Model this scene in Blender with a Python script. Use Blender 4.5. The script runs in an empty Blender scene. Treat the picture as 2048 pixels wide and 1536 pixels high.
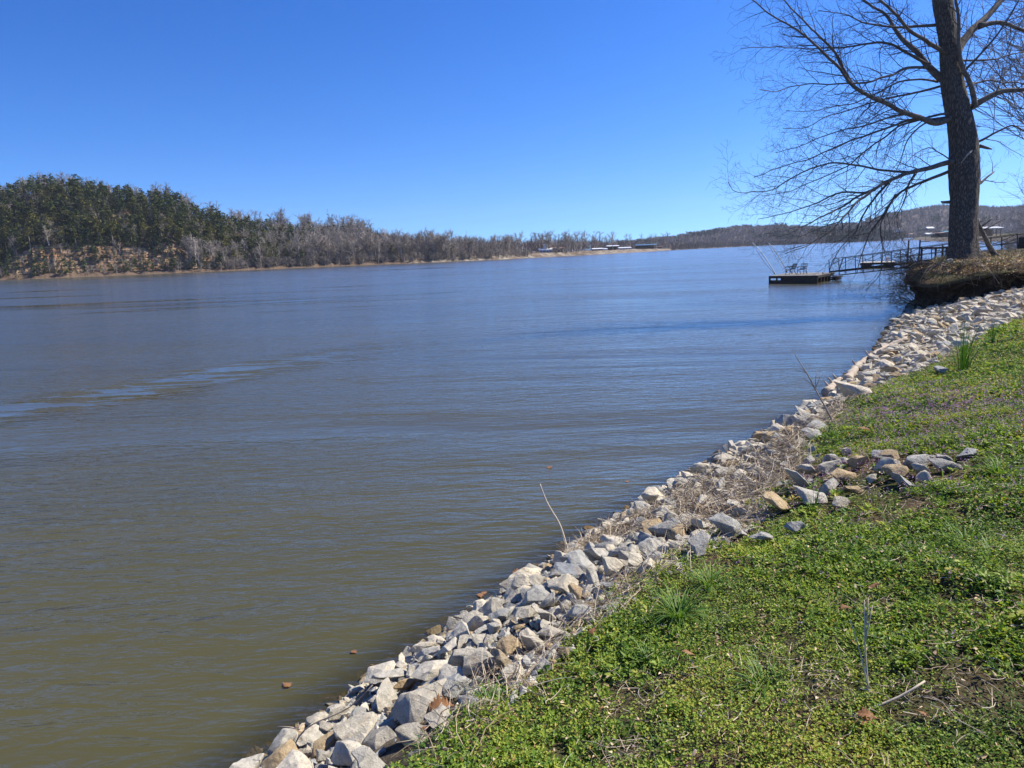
import bpy, bmesh, math, random
import numpy as np
from mathutils import Vector, Matrix, noise as mnoise
random.seed(7); rng = np.random.default_rng(7)
scene = bpy.context.scene
COL = scene.collection
rad = math.radians

# ------------------------------------------------------------------ camera model
FPX = 1400.0; CH = 3.3
ROLL = math.atan(.0375); PITCH = math.atan(.18814 * math.cos(ROLL))
F_ = np.array([0, math.cos(PITCH), -math.sin(PITCH)]); U0 = np.array([0, math.sin(PITCH), math.cos(PITCH)]); R0 = np.array([1., 0, 0])
R_ = math.cos(ROLL) * R0 - math.sin(ROLL) * U0
U_ = math.sin(ROLL) * R0 + math.cos(ROLL) * U0
CAM = np.array([0, 0, CH])
def ray(x, y): return F_ + (x - 1024) / FPX * R_ + (768 - y) / FPX * U_
def P(x, y, z=0.):                       # a photo pixel onto the level z
    d = ray(x, y); return CAM + d * ((z - CH) / d[2])
def T(x, y, t): return CAM + ray(x, y) * t
def proj(p):                             # world -> photo pixels, depth
    q = np.atleast_2d(p) - CAM; w = q @ F_
    return 1024 + FPX * (q @ R_) / w, 768 - FPX * (q @ U_) / w, w

cd = bpy.data.cameras.new('camera'); cam = bpy.data.objects.new('camera', cd); COL.objects.link(cam)
cd.sensor_width = 36; cd.lens = FPX / 2048 * 36; cd.clip_start = .05; cd.clip_end = 20000
M = Matrix(((R_[0], U_[0], -F_[0]), (R_[1], U_[1], -F_[1]), (R_[2], U_[2], -F_[2]))).to_4x4()
M.translation = Vector(CAM); cam.matrix_world = M
scene.camera = cam
scene.view_settings.view_transform = 'Standard'; scene.view_settings.look = 'None'
scene.view_settings.exposure = 0.72
try:
    scene.cycles.max_bounces = 6; scene.cycles.transparent_max_bounces = 12
    scene.cycles.sample_clamp_indirect = 4
    scene.cycles.use_denoising = True; scene.cycles.denoiser = 'OPENIMAGEDENOISE'; scene.cycles.denoising_input_passes = 'RGB_ALBEDO_NORMAL'; scene.cycles.denoising_prefilter = 'ACCURATE'
except Exception: pass

# ------------------------------------------------------------------ light
SUN_AZ = rad(74); SUN_EL = rad(49)       # azimuth from +Y towards +X
w = bpy.data.worlds.new('World'); scene.world = w; w.use_nodes = True
nt = w.node_tree; bg = nt.nodes['Background']
sk = nt.nodes.new('ShaderNodeTexSky'); sk.sky_type = 'NISHITA'; sk.sun_disc = False
sk.sun_elevation = SUN_EL; sk.sun_rotation = SUN_AZ
sk.air_density = 1.0; sk.dust_density = .25; sk.ozone_density = 2.0; sk.altitude = 0
hs = nt.nodes.new('ShaderNodeHueSaturation'); hs.inputs['Saturation'].default_value = 1.36; hs.inputs['Hue'].default_value = .509
wtc = nt.nodes.new('ShaderNodeTexCoord'); wmp = nt.nodes.new('ShaderNodeMapping'); wmp.vector_type = 'POINT'
wmp.inputs['Location'].default_value = (0, 0, .125); nt.links.new(wtc.outputs['Generated'], wmp.inputs[0]); nt.links.new(wmp.outputs[0], sk.inputs[0])
nt.links.new(sk.outputs[0], hs.inputs['Color']); gm = nt.nodes.new('ShaderNodeGamma'); gm.inputs[1].default_value = 1.30; nt.links.new(hs.outputs[0], gm.inputs[0]); nt.links.new(gm.outputs[0], bg.inputs[0])
bg.inputs[1].default_value = .076
sd = bpy.data.lights.new('sun', 'SUN'); sd.energy = 4.9; sd.angle = rad(.5); sd.color = (1, .94, .84)
so = bpy.data.objects.new('sun', sd); COL.objects.link(so)
sv = Vector((math.sin(SUN_AZ) * math.cos(SUN_EL), math.cos(SUN_AZ) * math.cos(SUN_EL), math.sin(SUN_EL)))
so.rotation_euler = sv.to_track_quat('Z', 'Y').to_euler(); so.location = (20, 0, 60)

# ------------------------------------------------------------------ materials
MATS = {}
class G:
    def __init__(s, name):
        s.m = bpy.data.materials.new(name); s.m.use_nodes = True; s.t = s.m.node_tree
        s.n = s.t.nodes; s.b = s.n['Principled BSDF']; s.out = s.n['Material Output']
        s.tc = s.n.new('ShaderNodeTexCoord'); MATS[name] = s.m
    def l(s, a, b): s.t.links.new(a, b)
    def mp(s, scale=(1, 1, 1), src='Object', rot=(0, 0, 0)):
        v = s.n.new('ShaderNodeMapping'); v.inputs['Scale'].default_value = scale; v.inputs['Rotation'].default_value = rot
        s.l(s.tc.outputs[src], v.inputs[0]); return v.outputs[0]
    def geo(s, scale=(1, 1, 1), rot=(0, 0, 0)):
        g = s.n.new('ShaderNodeNewGeometry'); v = s.n.new('ShaderNodeMapping')
        v.inputs['Scale'].default_value = scale; v.inputs['Rotation'].default_value = rot
        s.l(g.outputs['Position'], v.inputs[0]); return v.outputs[0]
    def noise(s, scale, detail=4, rough=.6, vec=None, dist=0):
        x = s.n.new('ShaderNodeTexNoise'); x.inputs['Scale'].default_value = scale
        x.inputs['Detail'].default_value = detail; x.inputs['Roughness'].default_value = rough
        x.inputs['Distortion'].default_value = dist
        if vec is not None: s.l(vec, x.inputs['Vector'])
        return x.outputs['Fac']
    def voro(s, scale, vec=None, feat='F1', out='Distance'):
        x = s.n.new('ShaderNodeTexVoronoi'); x.inputs['Scale'].default_value = scale; x.feature = feat
        if vec is not None: s.l(vec, x.inputs['Vector'])
        return x.outputs[out]
    def ramp(s, fac, stops, interp='LINEAR'):
        r = s.n.new('ShaderNodeValToRGB'); cr = r.color_ramp; cr.interpolation = interp
        while len(cr.elements) < len(stops): cr.elements.new(.5)
        for e, (p, c) in zip(cr.elements, stops): e.position = p; e.color = (*c, 1) if len(c) == 3 else c
        s.l(fac, r.inputs[0]); return r.outputs[0]
    def mix(s, fac, a, b, mode='MIX'):
        x = s.n.new('ShaderNodeMix'); x.data_type = 'RGBA'; x.blend_type = mode
        for v, i in ((fac, 0), (a, 6), (b, 7)):
            if isinstance(v, (int, float)): x.inputs[i].default_value = v
            elif isinstance(v, tuple): x.inputs[i].default_value = (*v, 1)
            else: s.l(v, x.inputs[i])
        return x.outputs[2]
    def math(s, op, a, b=0., c=0.):
        x = s.n.new('ShaderNodeMath'); x.operation = op
        for i, v in enumerate((a, b, c)):
            if isinstance(v, (int, float)): x.inputs[i].default_value = v
            else: s.l(v, x.inputs[i])
        return x.outputs[0]
    def rnd(s):
        o = s.n.new('ShaderNodeObjectInfo'); return o.outputs['Random']
    def attr(s, name, out='Fac'):
        a = s.n.new('ShaderNodeAttribute'); a.attribute_name = name; return a.outputs[out]
    def bump(s, h, strength=.5, dist=.02, normal=None):
        b = s.n.new('ShaderNodeBump'); b.inputs['Strength'].default_value = strength; b.inputs['Distance'].default_value = dist
        s.l(h, b.inputs['Height'])
        if normal is not None: s.l(normal, b.inputs['Normal'])
        s.l(b.outputs[0], s.b.inputs['Normal']); return b.outputs[0]
    def col(s, c):
        if isinstance(c, tuple): s.b.inputs['Base Color'].default_value = (*c, 1)
        else: s.l(c, s.b.inputs['Base Color'])
    def set(s, rough=.8, spec=.3, metal=0):
        s.b.inputs['Roughness'].default_value = rough; s.b.inputs['Specular IOR Level'].default_value = spec
        s.b.inputs['Metallic'].default_value = metal; return s.m

def simple(name, c1, c2, scale=3, rough=.8, spec=.25, bumpd=.01, metal=0):
    g = G(name); f = g.noise(scale, 5, .65, g.mp()); g.col(g.ramp(f, [(.3, c1), (.7, c2)]))
    if bumpd: g.bump(g.noise(scale * 4, 4, .6, g.mp()), .5, bumpd)
    return g.set(rough, spec, metal)

def rock_mat(name, stops, wet=False):
    g = G(name); v = g.mp()
    gv = g.n.new('ShaderNodeVectorMath'); gv.operation = 'ADD'
    oi = g.n.new('ShaderNodeObjectInfo'); g.l(v, gv.inputs[0]); g.l(oi.outputs['Location'], gv.inputs[1]); v = gv.outputs[0]
    big = g.noise(3.0, 5, .7, v, .8)
    c = g.ramp(big, stops)
    ob = g.ramp(g.rnd(), [(0, (.66, .67, .69)), (.3, (.95, .93, .88)), (.6, (1.06, 1.0, .88)), (1, (.8, .77, .72))])
    c = g.mix(1., c, ob, 'MULTIPLY')
    sp = g.ramp(g.noise(48, 3, .8, v), [(.36, (.72, .72, .72)), (.5, (1, 1, 1)), (.72, (1.22, 1.2, 1.16))])
    c = g.mix(.8, c, sp, 'MULTIPLY')
    st = g.ramp(g.noise(1.6, 6, .75, v, 1.5), [(.55, (0, 0, 0)), (.68, (1, 1, 1))])
    c = g.mix(g.math('MULTIPLY', st, .45), c, (.34, .24, .13))
    cr = g.ramp(g.voro(4.5, v, 'DISTANCE_TO_EDGE'), [(0, (.45, .44, .42)), (.018, (1, 1, 1))])
    c = g.mix(.5, c, cr, 'MULTIPLY')
    # wet dark band at the waterline
    gg = g.n.new('ShaderNodeNewGeometry'); sx = g.n.new('ShaderNodeSeparateXYZ'); g.l(gg.outputs['Position'], sx.inputs[0])
    hz = g.math('ADD', sx.outputs['Z'], g.math('MULTIPLY', g.noise(5, 3, .6, g.geo()), -.12))
    wetf = g.ramp(hz, [(0, (.34, .29, .20)), (.05, (1, 1, 1))])
    c = g.mix(1., c, wetf, 'MULTIPLY')
    g.col(c)
    h = g.math('ADD', g.noise(14, 8, .72, v, .5), g.math('MULTIPLY', g.noise(60, 4, .7, v), .25))
    h2 = g.math('ADD', h, g.math('MULTIPLY', g.voro(7, v, 'F1'), .5))
    g.bump(h2, .8, .025); return g.set(.9, .2)
rock_mat('grey_limestone', [(.28, (.27, .255, .22)), (.45, (.44, .42, .365)), (.6, (.56, .53, .46)), (.8, (.46, .41, .32))])
rock_mat('pale_limestone', [(.28, (.38, .355, .30)), (.5, (.60, .565, .485)), (.75, (.67, .62, .52))])
rock_mat('tan_sandstone', [(.25, (.27, .20, .12)), (.5, (.44, .345, .22)), (.75, (.52, .45, .33))])
rock_mat('blue_limestone', [(.28, (.24, .25, .25)), (.5, (.39, .40, .395)), (.78, (.50, .495, .46))])

g = G('bank_soil'); v = g.geo()
n1 = g.noise(1.1, 6, .7, v); n2 = g.noise(18, 6, .75, v)
c = g.ramp(n2, [(.3, (.055, .036, .02)), (.5, (.12, .085, .048)), (.7, (.24, .175, .11))])
c = g.mix(g.ramp(n1, [(.42, (0, 0, 0)), (.62, (1, 1, 1))]), c, g.ramp(n2, [(.3, (.03, .045, .012)), (.7, (.10, .12, .035))]))
sh = g.attr('turf'); c = g.mix(sh, g.ramp(g.noise(9, 6, .7, v), [(.3, (.045, .036, .026)), (.7, (.17, .14, .10))]), c)
dst = g.n.new('ShaderNodeCameraData')
g.col(c); g.bump(g.math('ADD', n2, g.noise(60, 4, .7, v)), .9, .03); g.set(.95, .1)

# murky river water
g = G('river_water')
P0 = g.geo()
def sepm(vec, sc, rot, loc=(0, 0, 0)):
    m_ = g.n.new('ShaderNodeMapping'); m_.inputs['Scale'].default_value = sc; m_.inputs['Rotation'].default_value = (0, 0, rot); m_.inputs['Location'].default_value = loc
    g.l(vec, m_.inputs[0]); return m_.outputs[0]
wA = g.noise(1, 3, .55, sepm(P0, (1.5, 5.2, 1), rad(-30)), .6)       # ripples, crests across the view
wB = g.noise(1, 2, .5, sepm(P0, (3.2, 10, 1), rad(-14)), .4)
wC = g.noise(1, 3, .5, sepm(P0, (.18, .6, 1), rad(-24)), .5)         # long swell
wD = g.noise(1, 3, .6, sepm(P0, (.035, .16, 1), rad(-22)), .5)
slick = g.ramp(g.noise(1, 4, .55, sepm(P0, (.016, .085, 1), rad(-22), (3.1, 1.7, 0)), 1.2), [(.36, (.2, .2, .2)), (.46, (.75, .75, .75)), (.7, (1.25, 1.25, 1.25))])
sxw = g.n.new('ShaderNodeSeparateXYZ'); g.l(P0, sxw.inputs[0])          # one calm lane of smooth current
lane = g.math('ADD', g.math('ADD', sxw.outputs['Y'], g.math('MULTIPLY', sxw.outputs['X'], -1.28)), g.math('MULTIPLY', g.noise(1, 4, .6, sepm(P0, (.22, .5, 1), rad(-50))), 6.))
lane = g.math('ABSOLUTE', g.math('SUBTRACT', lane, 35.))
lanef = g.ramp(g.math('MULTIPLY', lane, .1), [(.18, (.14, .14, .14)), (.40, (1, 1, 1))])
lm_ = g.ramp(g.math('MULTIPLY_ADD', sxw.outputs['X'], .025, .75), [(.52, (1, 1, 1)), (.74, (0, 0, 0))])       # the lane dies out to the right
brk = g.ramp(g.noise(1, 4, .6, sepm(P0, (.5, 1.8, 1), rad(-52))), [(.50, (1, 1, 1)), (.66, (.25, .25, .25))])
slick = g.math('MULTIPLY', slick, g.mix(g.math('MULTIPLY', lm_, brk), (1, 1, 1), lanef))
hh = g.math('ADD', g.math('MULTIPLY', wA, .060), g.math('MULTIPLY', wB, .020))
hh = g.math('ADD', hh, g.math('MULTIPLY', wC, .13))
hh = g.math('MULTIPLY', hh, slick)
hh = g.math('ADD', hh, g.math('MULTIPLY', wD, .25))
bm_ = g.n.new('ShaderNodeBump'); bm_.inputs['Strength'].default_value = 1.0; bm_.inputs['Distance'].default_value = 1.0
g.l(hh, bm_.inputs['Height'])
g.n.remove(g.b)
dif = g.n.new('ShaderNodeBsdfDiffuse'); gl = g.n.new('ShaderNodeBsdfGlossy'); tr = g.n.new('ShaderNodeBsdfTransparent')
mud = g.ramp(g.noise(1, 5, .6, sepm(P0, (.03, .10, 1), rad(-20)), 1.), [(.3, (.058, .054, .019)), (.6, (.070, .064, .025)), (.8, (.078, .071, .031))])
g.l(mud, dif.inputs[0]); tr.inputs[0].default_value = (.68, .58, .36, 1)
g.l(g.ramp(slick, [(.05, (.05, .05, .05)), (.8, (.17, .17, .17))]), gl.inputs['Roughness']); gl.inputs[0].default_value = (1, 1, 1, 1)
g.l(bm_.outputs[0], gl.inputs['Normal'])
fr = g.n.new('ShaderNodeFresnel'); fr.inputs[0].default_value = 1.40; g.l(bm_.outputs[0], fr.inputs['Normal'])
murk = g.attr('murk')
m1 = g.n.new('ShaderNodeMixShader'); g.l(murk, m1.inputs[0]); g.l(tr.outputs[0], m1.inputs[1]); g.l(dif.outputs[0], m1.inputs[2])
m2 = g.n.new('ShaderNodeMixShader'); g.l(fr.outputs[0], m2.inputs[0]); g.l(m1.outputs[0], m2.inputs[1]); g.l(gl.outputs[0], m2.inputs[2])
g.l(m2.outputs[0], g.out.inputs[0])

def leaf_mat(name, stops, trans=.35, rough=.55, attr='tint'):
    g = G(name); c = g.ramp(g.attr(attr), stops)
    g.n.remove(g.b)
    d = g.n.new('ShaderNodeBsdfPrincipled'); g.l(c, d.inputs['Base Color']); d.inputs['Roughness'].default_value = rough
    d.inputs['Specular IOR Level'].default_value = .3
    t = g.n.new('ShaderNodeBsdfTranslucent'); g.l(g.mix(1., c, (1.3, 1.35, .7), 'MULTIPLY'), t.inputs[0])
    m = g.n.new('ShaderNodeMixShader'); m.inputs[0].default_value = trans
    g.l(d.outputs[0], m.inputs[1]); g.l(t.outputs[0], m.inputs[2]); g.l(m.outputs[0], g.out.inputs[0]); return g.m
leaf_mat('weed_leaf', [(0, (.03, .065, .014)), (.26, (.085, .165, .022)), (.47, (.20, .30, .035)), (.68, (.36, .40, .05)), (.9, (.45, .38, .08)), (1, (.40, .22, .09))])
leaf_mat('grass_blade', [(0, (.04, .10, .015)), (.6, (.11, .22, .03)), (1, (.24, .30, .07))])
leaf_mat('dry_straw', [(0, (.15, .105, .065)), (.5, (.42, .33, .22)), (1, (.64, .55, .42))], .1, .8)
leaf_mat('henbit_petal', [(0, (.22, .12, .24)), (1, (.42, .27, .48))], .3)
leaf_mat('dead_leaf', [(0, (.14, .06, .03)), (.5, (.27, .13, .055)), (1, (.42, .25, .12))], .25, .6)
leaf_mat('leaf_litter', [(0, (.15, .09, .05)), (.5, (.46, .31, .18)), (1, (.74, .58, .40))], .15, .7)
def tree_mat(name, stops, rs, trans=0.):
    g = G(name); c = g.ramp(g.attr('tint'), stops); c = g.mix(1., c, g.ramp(g.rnd(), rs), 'MULTIPLY'); g.col(c); return g.set(.9, .1)
tree_mat('cedar_foliage', [(0, (.026, .038, .014)), (.5, (.082, .098, .034)), (1, (.175, .175, .062))], [(0, (.75, .9, .8)), (.5, (1, 1, 1)), (.8, (1.35, 1.15, .9)), (1, (1.7, 1.35, 1.0))])
tree_mat('grey_bark_far', [(0, (.17, .145, .12)), (1, (.38, .335, .285))], [(0, (.8, .78, .78)), (.6, (1, 1, 1)), (1, (1.35, 1.32, 1.28))])
tree_mat('distant_twigs', [(0, (.12, .10, .094)), (.7, (.215, .182, .168)), (1, (.28, .245, .21))], [(0, (1, 1, 1)), (1, (1, 1, 1))])
tree_mat('distant_evergreen', [(0, (.022, .028, .02)), (1, (.06, .068, .045))], [(0, (1, 1, 1)), (1, (1, 1, 1))])

def bark(name, a, b, c3, sc=1.):
    g = G(name); v = g.mp((7 * sc, 7 * sc, 1.1 * sc))
    vo = g.voro(1.6, v, 'DISTANCE_TO_EDGE'); n = g.noise(3, 6, .7, v, .6)
    h = g.math('ADD', g.math('MINIMUM', vo, .28), g.math('MULTIPLY', n, .35))
    g.col(g.ramp(h, [(.12, a), (.32, b), (.6, c3)])); g.bump(h, 1., .09 / sc); return g.set(.92, .15)
bark('oak_bark', (.03, .025, .02), (.10, .086, .07), (.23, .20, .168), 1.7)
simple('limb_bark', (.055, .045, .037), (.19, .165, .135), 6, .85, .2, .01)
simple('twig_bark', (.045, .036, .03), (.12, .10, .082), 6, .8, .2, 0)
simple('driftwood', (.24, .19, .14), (.50, .43, .35), 9, .85, .2, .01)
simple('pale_twig', (.42, .35, .25), (.66, .57, .44), 9, .8, .2, 0)
simple('dry_twig', (.16, .12, .09), (.42, .35, .28), 9, .85, .2, 0)
simple('dark_root', (.03, .024, .018), (.15, .12, .09), 5, .9, .1, .01)
g = G('undercut_shade_soil'); v = g.geo(); n = g.noise(3.5, 8, .75, v, .4)  # soil coloured near black to deepen the shade below the overhanging lip
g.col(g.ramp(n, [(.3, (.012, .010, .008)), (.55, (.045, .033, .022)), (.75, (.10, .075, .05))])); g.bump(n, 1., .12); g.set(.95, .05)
simple('dark_timber', (.018, .016, .014), (.055, .048, .042), 5, .8, .2, .006)
simple('deck_board', (.13, .12, .11), (.26, .245, .22), 4, .85, .2, .006)
simple('pale_deck', (.34, .30, .25), (.48, .44, .37), 4, .85, .2, .006)
simple('rusty_steel', (.028, .022, .019), (.075, .052, .04), 12, .6, .4, .003)
simple('black_iron', (.008, .008, .008), (.018, .017, .016), 12, .7, .2, .002)
simple('wooded_hill', (.075, .058, .052), (.14, .112, .098), .08, .95, .1, 0)
simple('white_pole', (.62, .62, .60), (.8, .8, .78), 8, .4, .5, 0)
simple('white_plastic', (.62, .64, .66), (.8, .8, .8), 2, .5, .4, 0)
simple('white_siding', (.55, .57, .60), (.72, .74, .76), 2, .7, .3, 0)
simple('dark_siding', (.035, .032, .03), (.08, .07, .062), 2, .8, .3, 0)
simple('brown_siding', (.16, .105, .07), (.26, .18, .13), 2, .8, .3, 0)
simple('metal_roof', (.48, .49, .50), (.66, .67, .68), 1, .5, .4, 0)
simple('blue_roof', (.04, .13, .24), (.07, .19, .33), 1, .5, .4, 0)
simple('teal_roof', (.05, .17, .19), (.08, .24, .26), 1, .5, .4, 0)
simple('brown_roof', (.20, .12, .09), (.33, .22, .17), 1, .7, .3, 0)
simple('window_glass', (.03, .04, .055), (.06, .08, .10), 1, .15, .6, 0)
simple('blue_trim', (.14, .32, .50), (.2, .42, .6), 1, .6, .3, 0)
g = G('lawn'); g.col(g.ramp(g.noise(.3, 5, .7, g.geo()), [(.3, (.07, .085, .025)), (.7, (.19, .18, .075))])); g.set(.95, .1)
# wooded hillside with sandstone ledges
g = G('hillside_soil'); v = g.geo()
n = g.noise(.35, 7, .75, v); n2 = g.noise(2.2, 5, .7, v)
soil = g.ramp(n2, [(.3, (.07, .048, .033)), (.55, (.15, .105, .07)), (.75, (.23, .165, .115))])
shaded_strata = g.ramp(g.noise(1, 4, .6, g.geo((.05, .05, 1.05))), [(.34, (.05, .038, .03)), (.40, (.40, .235, .13)), (.47, (.08, .062, .05)), (.51, (.47, .30, .165)), (.58, (.28, .235, .19)), (.62, (.07, .055, .042)), (.68, (.50, .36, .22))])  # tan rock layers; the dark bands paint shade in the ledge recesses
shaded_strata = g.mix(.8, shaded_strata, g.ramp(n, [(.3, (.5, .5, .5)), (.7, (1.15, 1.1, 1.05))]), 'MULTIPLY')
gg = g.n.new('ShaderNodeNewGeometry'); sx = g.n.new('ShaderNodeSeparateXYZ'); g.l(gg.outputs['True Normal'], sx.inputs[0])
stp = g.ramp(sx.outputs['Z'], [(.45, (1, 1, 1)), (.75, (0, 0, 0))])
g.col(g.mix(stp, soil, shaded_strata)); g.bump(n2, .8, .4); g.set(.95, .1)
g = G('far_riprap'); v = g.geo(); n = g.voro(1.1, v, 'F1', 'Color')
g.col(g.mix(g.ramp(g.noise(.12, 4, .6, v), [(.42, (0, 0, 0)), (.58, (1, 1, 1))]), g.ramp(g.noise(.42, 5, .85, v), [(.38, (.06, .048, .036)), (.6, (.34, .29, .22))]), g.ramp(g.noise(.42, 5, .85, v), [(.38, (.05, .038, .028)), (.6, (.22, .165, .115))])))
g.set(.95, .1)

# ------------------------------------------------------------------ mesh helpers
def npmesh(name, v, f, mats, parent=None, tint=None, mi=None, smooth=False, link=True):
    """v Nx3, f list of (MxK int arrays); tint per face array; mi per face"""
    me = bpy.data.meshes.new(name)
    if not isinstance(f, (list, tuple)): f = [f]
    f = [np.asarray(a, dtype=np.int32) for a in f if len(a)]
    v = np.asarray(v, dtype=np.float32)
    me.vertices.add(len(v)); me.vertices.foreach_set('co', v.ravel())
    loops = np.concatenate([a.ravel() for a in f]); sizes = np.concatenate([np.full(len(a), a.shape[1], np.int32) for a in f])
    me.loops.add(len(loops)); me.loops.foreach_set('vertex_index', loops)
    me.polygons.add(len(sizes)); st = np.zeros(len(sizes), np.int32); st[1:] = np.cumsum(sizes)[:-1]
    me.polygons.foreach_set('loop_start', st); me.polygons.foreach_set('loop_total', sizes)
    if mi is not None: me.polygons.foreach_set('material_index', np.asarray(mi, np.int32))
    me.polygons.foreach_set('use_smooth', np.full(len(sizes), bool(smooth)))
    if tint is not None:
        a = me.attributes.new('tint', 'FLOAT', 'FACE'); a.data.foreach_set('value', np.asarray(tint, np.float32))
    for m in (mats if isinstance(mats, (list, tuple)) else [mats]): me.materials.append(MATS[m])
    me.update(calc_edges=True); me.validate()
    if not link: return me
    return link_mesh(name, me, parent)
def link_mesh(name, me, parent=None):
    o = bpy.data.objects.new(name, me); COL.objects.link(o)
    if parent is not None: o.parent = parent
    return o
def tag(o, label=None, cat=None, group=None, kind=None):
    if label: o['label'] = label
    if cat: o['category'] = cat
    if group: o['group'] = group
    if kind: o['kind'] = kind
    return o
def empty(name, loc, label, cat, group=None, rz=0):
    o = bpy.data.objects.new(name, None); COL.objects.link(o); o.location = loc; o.rotation_euler = (0, 0, rz)
    o.empty_display_size = .2
    return tag(o, label, cat, group)

class MB:                                # collects boxes, bars and tubes
    def __init__(s): s.v = []; s.f4 = []; s.f3 = []; s.n = 0
    def add(s, v, f4=(), f3=()):
        s.v.append(np.asarray(v, float).reshape(-1, 3))
        for q in f4: s.f4.append([a + s.n for a in q])
        for q in f3: s.f3.append([a + s.n for a in q])
        s.n += len(s.v[-1]); return s
    def box(s, c, d, ax=None):
        c = np.asarray(c, float); d = np.asarray(d, float) / 2
        A = np.eye(3) if ax is None else np.asarray(ax, float)
        k = np.array([[x, y, z] for x in (-1, 1) for y in (-1, 1) for z in (-1, 1)]) * d
        return s.add(c + k @ A, [(0, 1, 3, 2), (4, 6, 7, 5), (0, 4, 5, 1), (2, 3, 7, 6), (0, 2, 6, 4), (1, 5, 7, 3)])
    def bar(s, a, b, w_, h_=None):
        a = np.asarray(a, float); b = np.asarray(b, float); h_ = h_ or w_
        x = b - a; L = np.linalg.norm(x); x /= L
        up = np.array([0, 0, 1.]) if abs(x[2]) < .95 else np.array([1., 0, 0])
        y = np.cross(up, x); y /= np.linalg.norm(y); z = np.cross(x, y)
        return s.box((a + b) / 2, (L, w_, h_), (x, y, z))
    def tube(s, pts, rs, n=8, cap=True):
        pts = np.asarray(pts, float); m = len(pts)
        rs = np.full(m, rs) if np.isscalar(rs) else np.asarray(rs, float)
        t = np.gradient(pts, axis=0); t /= np.linalg.norm(t, axis=1)[:, None] + 1e-9
        up = np.array([0, 0, 1.]) if abs(t[0][2]) < .9 else np.array([1., 0, 0])
        u = np.cross(t, up); u /= np.linalg.norm(u, axis=1)[:, None] + 1e-9; w_ = np.cross(t, u)
        a = np.arange(n) * 2 * math.pi / n
        V = pts[:, None] + rs[:, None, None] * (np.cos(a)[None, :, None] * u[:, None] + np.sin(a)[None, :, None] * w_[:, None])
        f = [(i * n + j, i * n + (j + 1) % n, (i + 1) * n + (j + 1) % n, (i + 1) * n + j) for i in range(m - 1) for j in range(n)]
        s.add(V, f)
        if cap:
            k = s.n - m * n
            s.f3 += [[k, k + j + 1, k + j] for j in range(1, n - 1)]; k = s.n - n; s.f3 += [[k, k + j, k + j + 1] for j in range(1, n - 1)]
        return s
    def build(s, name, mat, parent=None, smooth=False, link=True):
        V = np.concatenate(s.v); fs = []
        if s.f4: fs.append(np.array(s.f4))
        if s.f3: fs.append(np.array(s.f3))
        return npmesh(name, V, fs, mat, parent, smooth=smooth, link=link)

def tubes(paths, radii, sides=3):
    """many polylines -> verts, quads (vectorised by length)"""
    by = {}
    for p, r in zip(paths, radii): by.setdefault(len(p), []).append((p, r))
    VV = []; FF = []; off = 0
    for m, L in by.items():
        X = np.array([p for p, _ in L]); Rr = np.array([r for _, r in L])          # K m 3 ; K m
        t = np.gradient(X, axis=1); t /= np.linalg.norm(t, axis=2, keepdims=True) + 1e-9
        ref = np.where(np.abs(t[:, :1, 2:3]) > .85, np.array([1., 0, 0]), np.array([0, 0, 1.]))
        u = np.cross(t, np.broadcast_to(ref, t.shape)); u /= np.linalg.norm(u, axis=2, keepdims=True) + 1e-9
        w_ = np.cross(t, u); a = np.arange(sides) * 2 * math.pi / sides
        V = X[:, :, None] + Rr[:, :, None, None] * (np.cos(a)[:, None] * u[:, :, None] + np.sin(a)[:, None] * w_[:, :, None])
        K = len(L); idx = np.arange(K * m * sides).reshape(K, m, sides) + off
        A = idx[:, :-1]; B = idx[:, 1:]
        q = np.stack([A, np.roll(A, -1, 2), np.roll(B, -1, 2), B], -1).reshape(-1, 4)
        VV.append(V.reshape(-1, 3)); FF.append(q); off += K * m * sides
    return np.concatenate(VV), np.concatenate(FF)

def vnoise(x, y, sc, seed=0.):           # smooth value noise, vectorised
    x = np.asarray(x, float) * sc + seed * 17.3; y = np.asarray(y, float) * sc + seed * 31.7
    xi = np.floor(x); yi = np.floor(y); xf = x - xi; yf = y - yi
    def h(a, b): return np.modf(np.abs(np.sin(a * 127.1 + b * 311.7) * 43758.5453))[0]
    u = xf * xf * (3 - 2 * xf); v_ = yf * yf * (3 - 2 * yf)
    return (h(xi, yi) * (1 - u) + h(xi + 1, yi) * u) * (1 - v_) + (h(xi, yi + 1) * (1 - u) + h(xi + 1, yi + 1) * u) * v_
def fbm(x, y, sc, seed=0., o=4):
    s = 0; a = .5
    for k in range(o): s = s + a * vnoise(x, y, sc * 2 ** k, seed + k); a *= .5
    return s
def sm(a, b, x): t = np.clip((x - a) / (b - a), 0, 1); return t * t * (3 - 2 * t)

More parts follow.
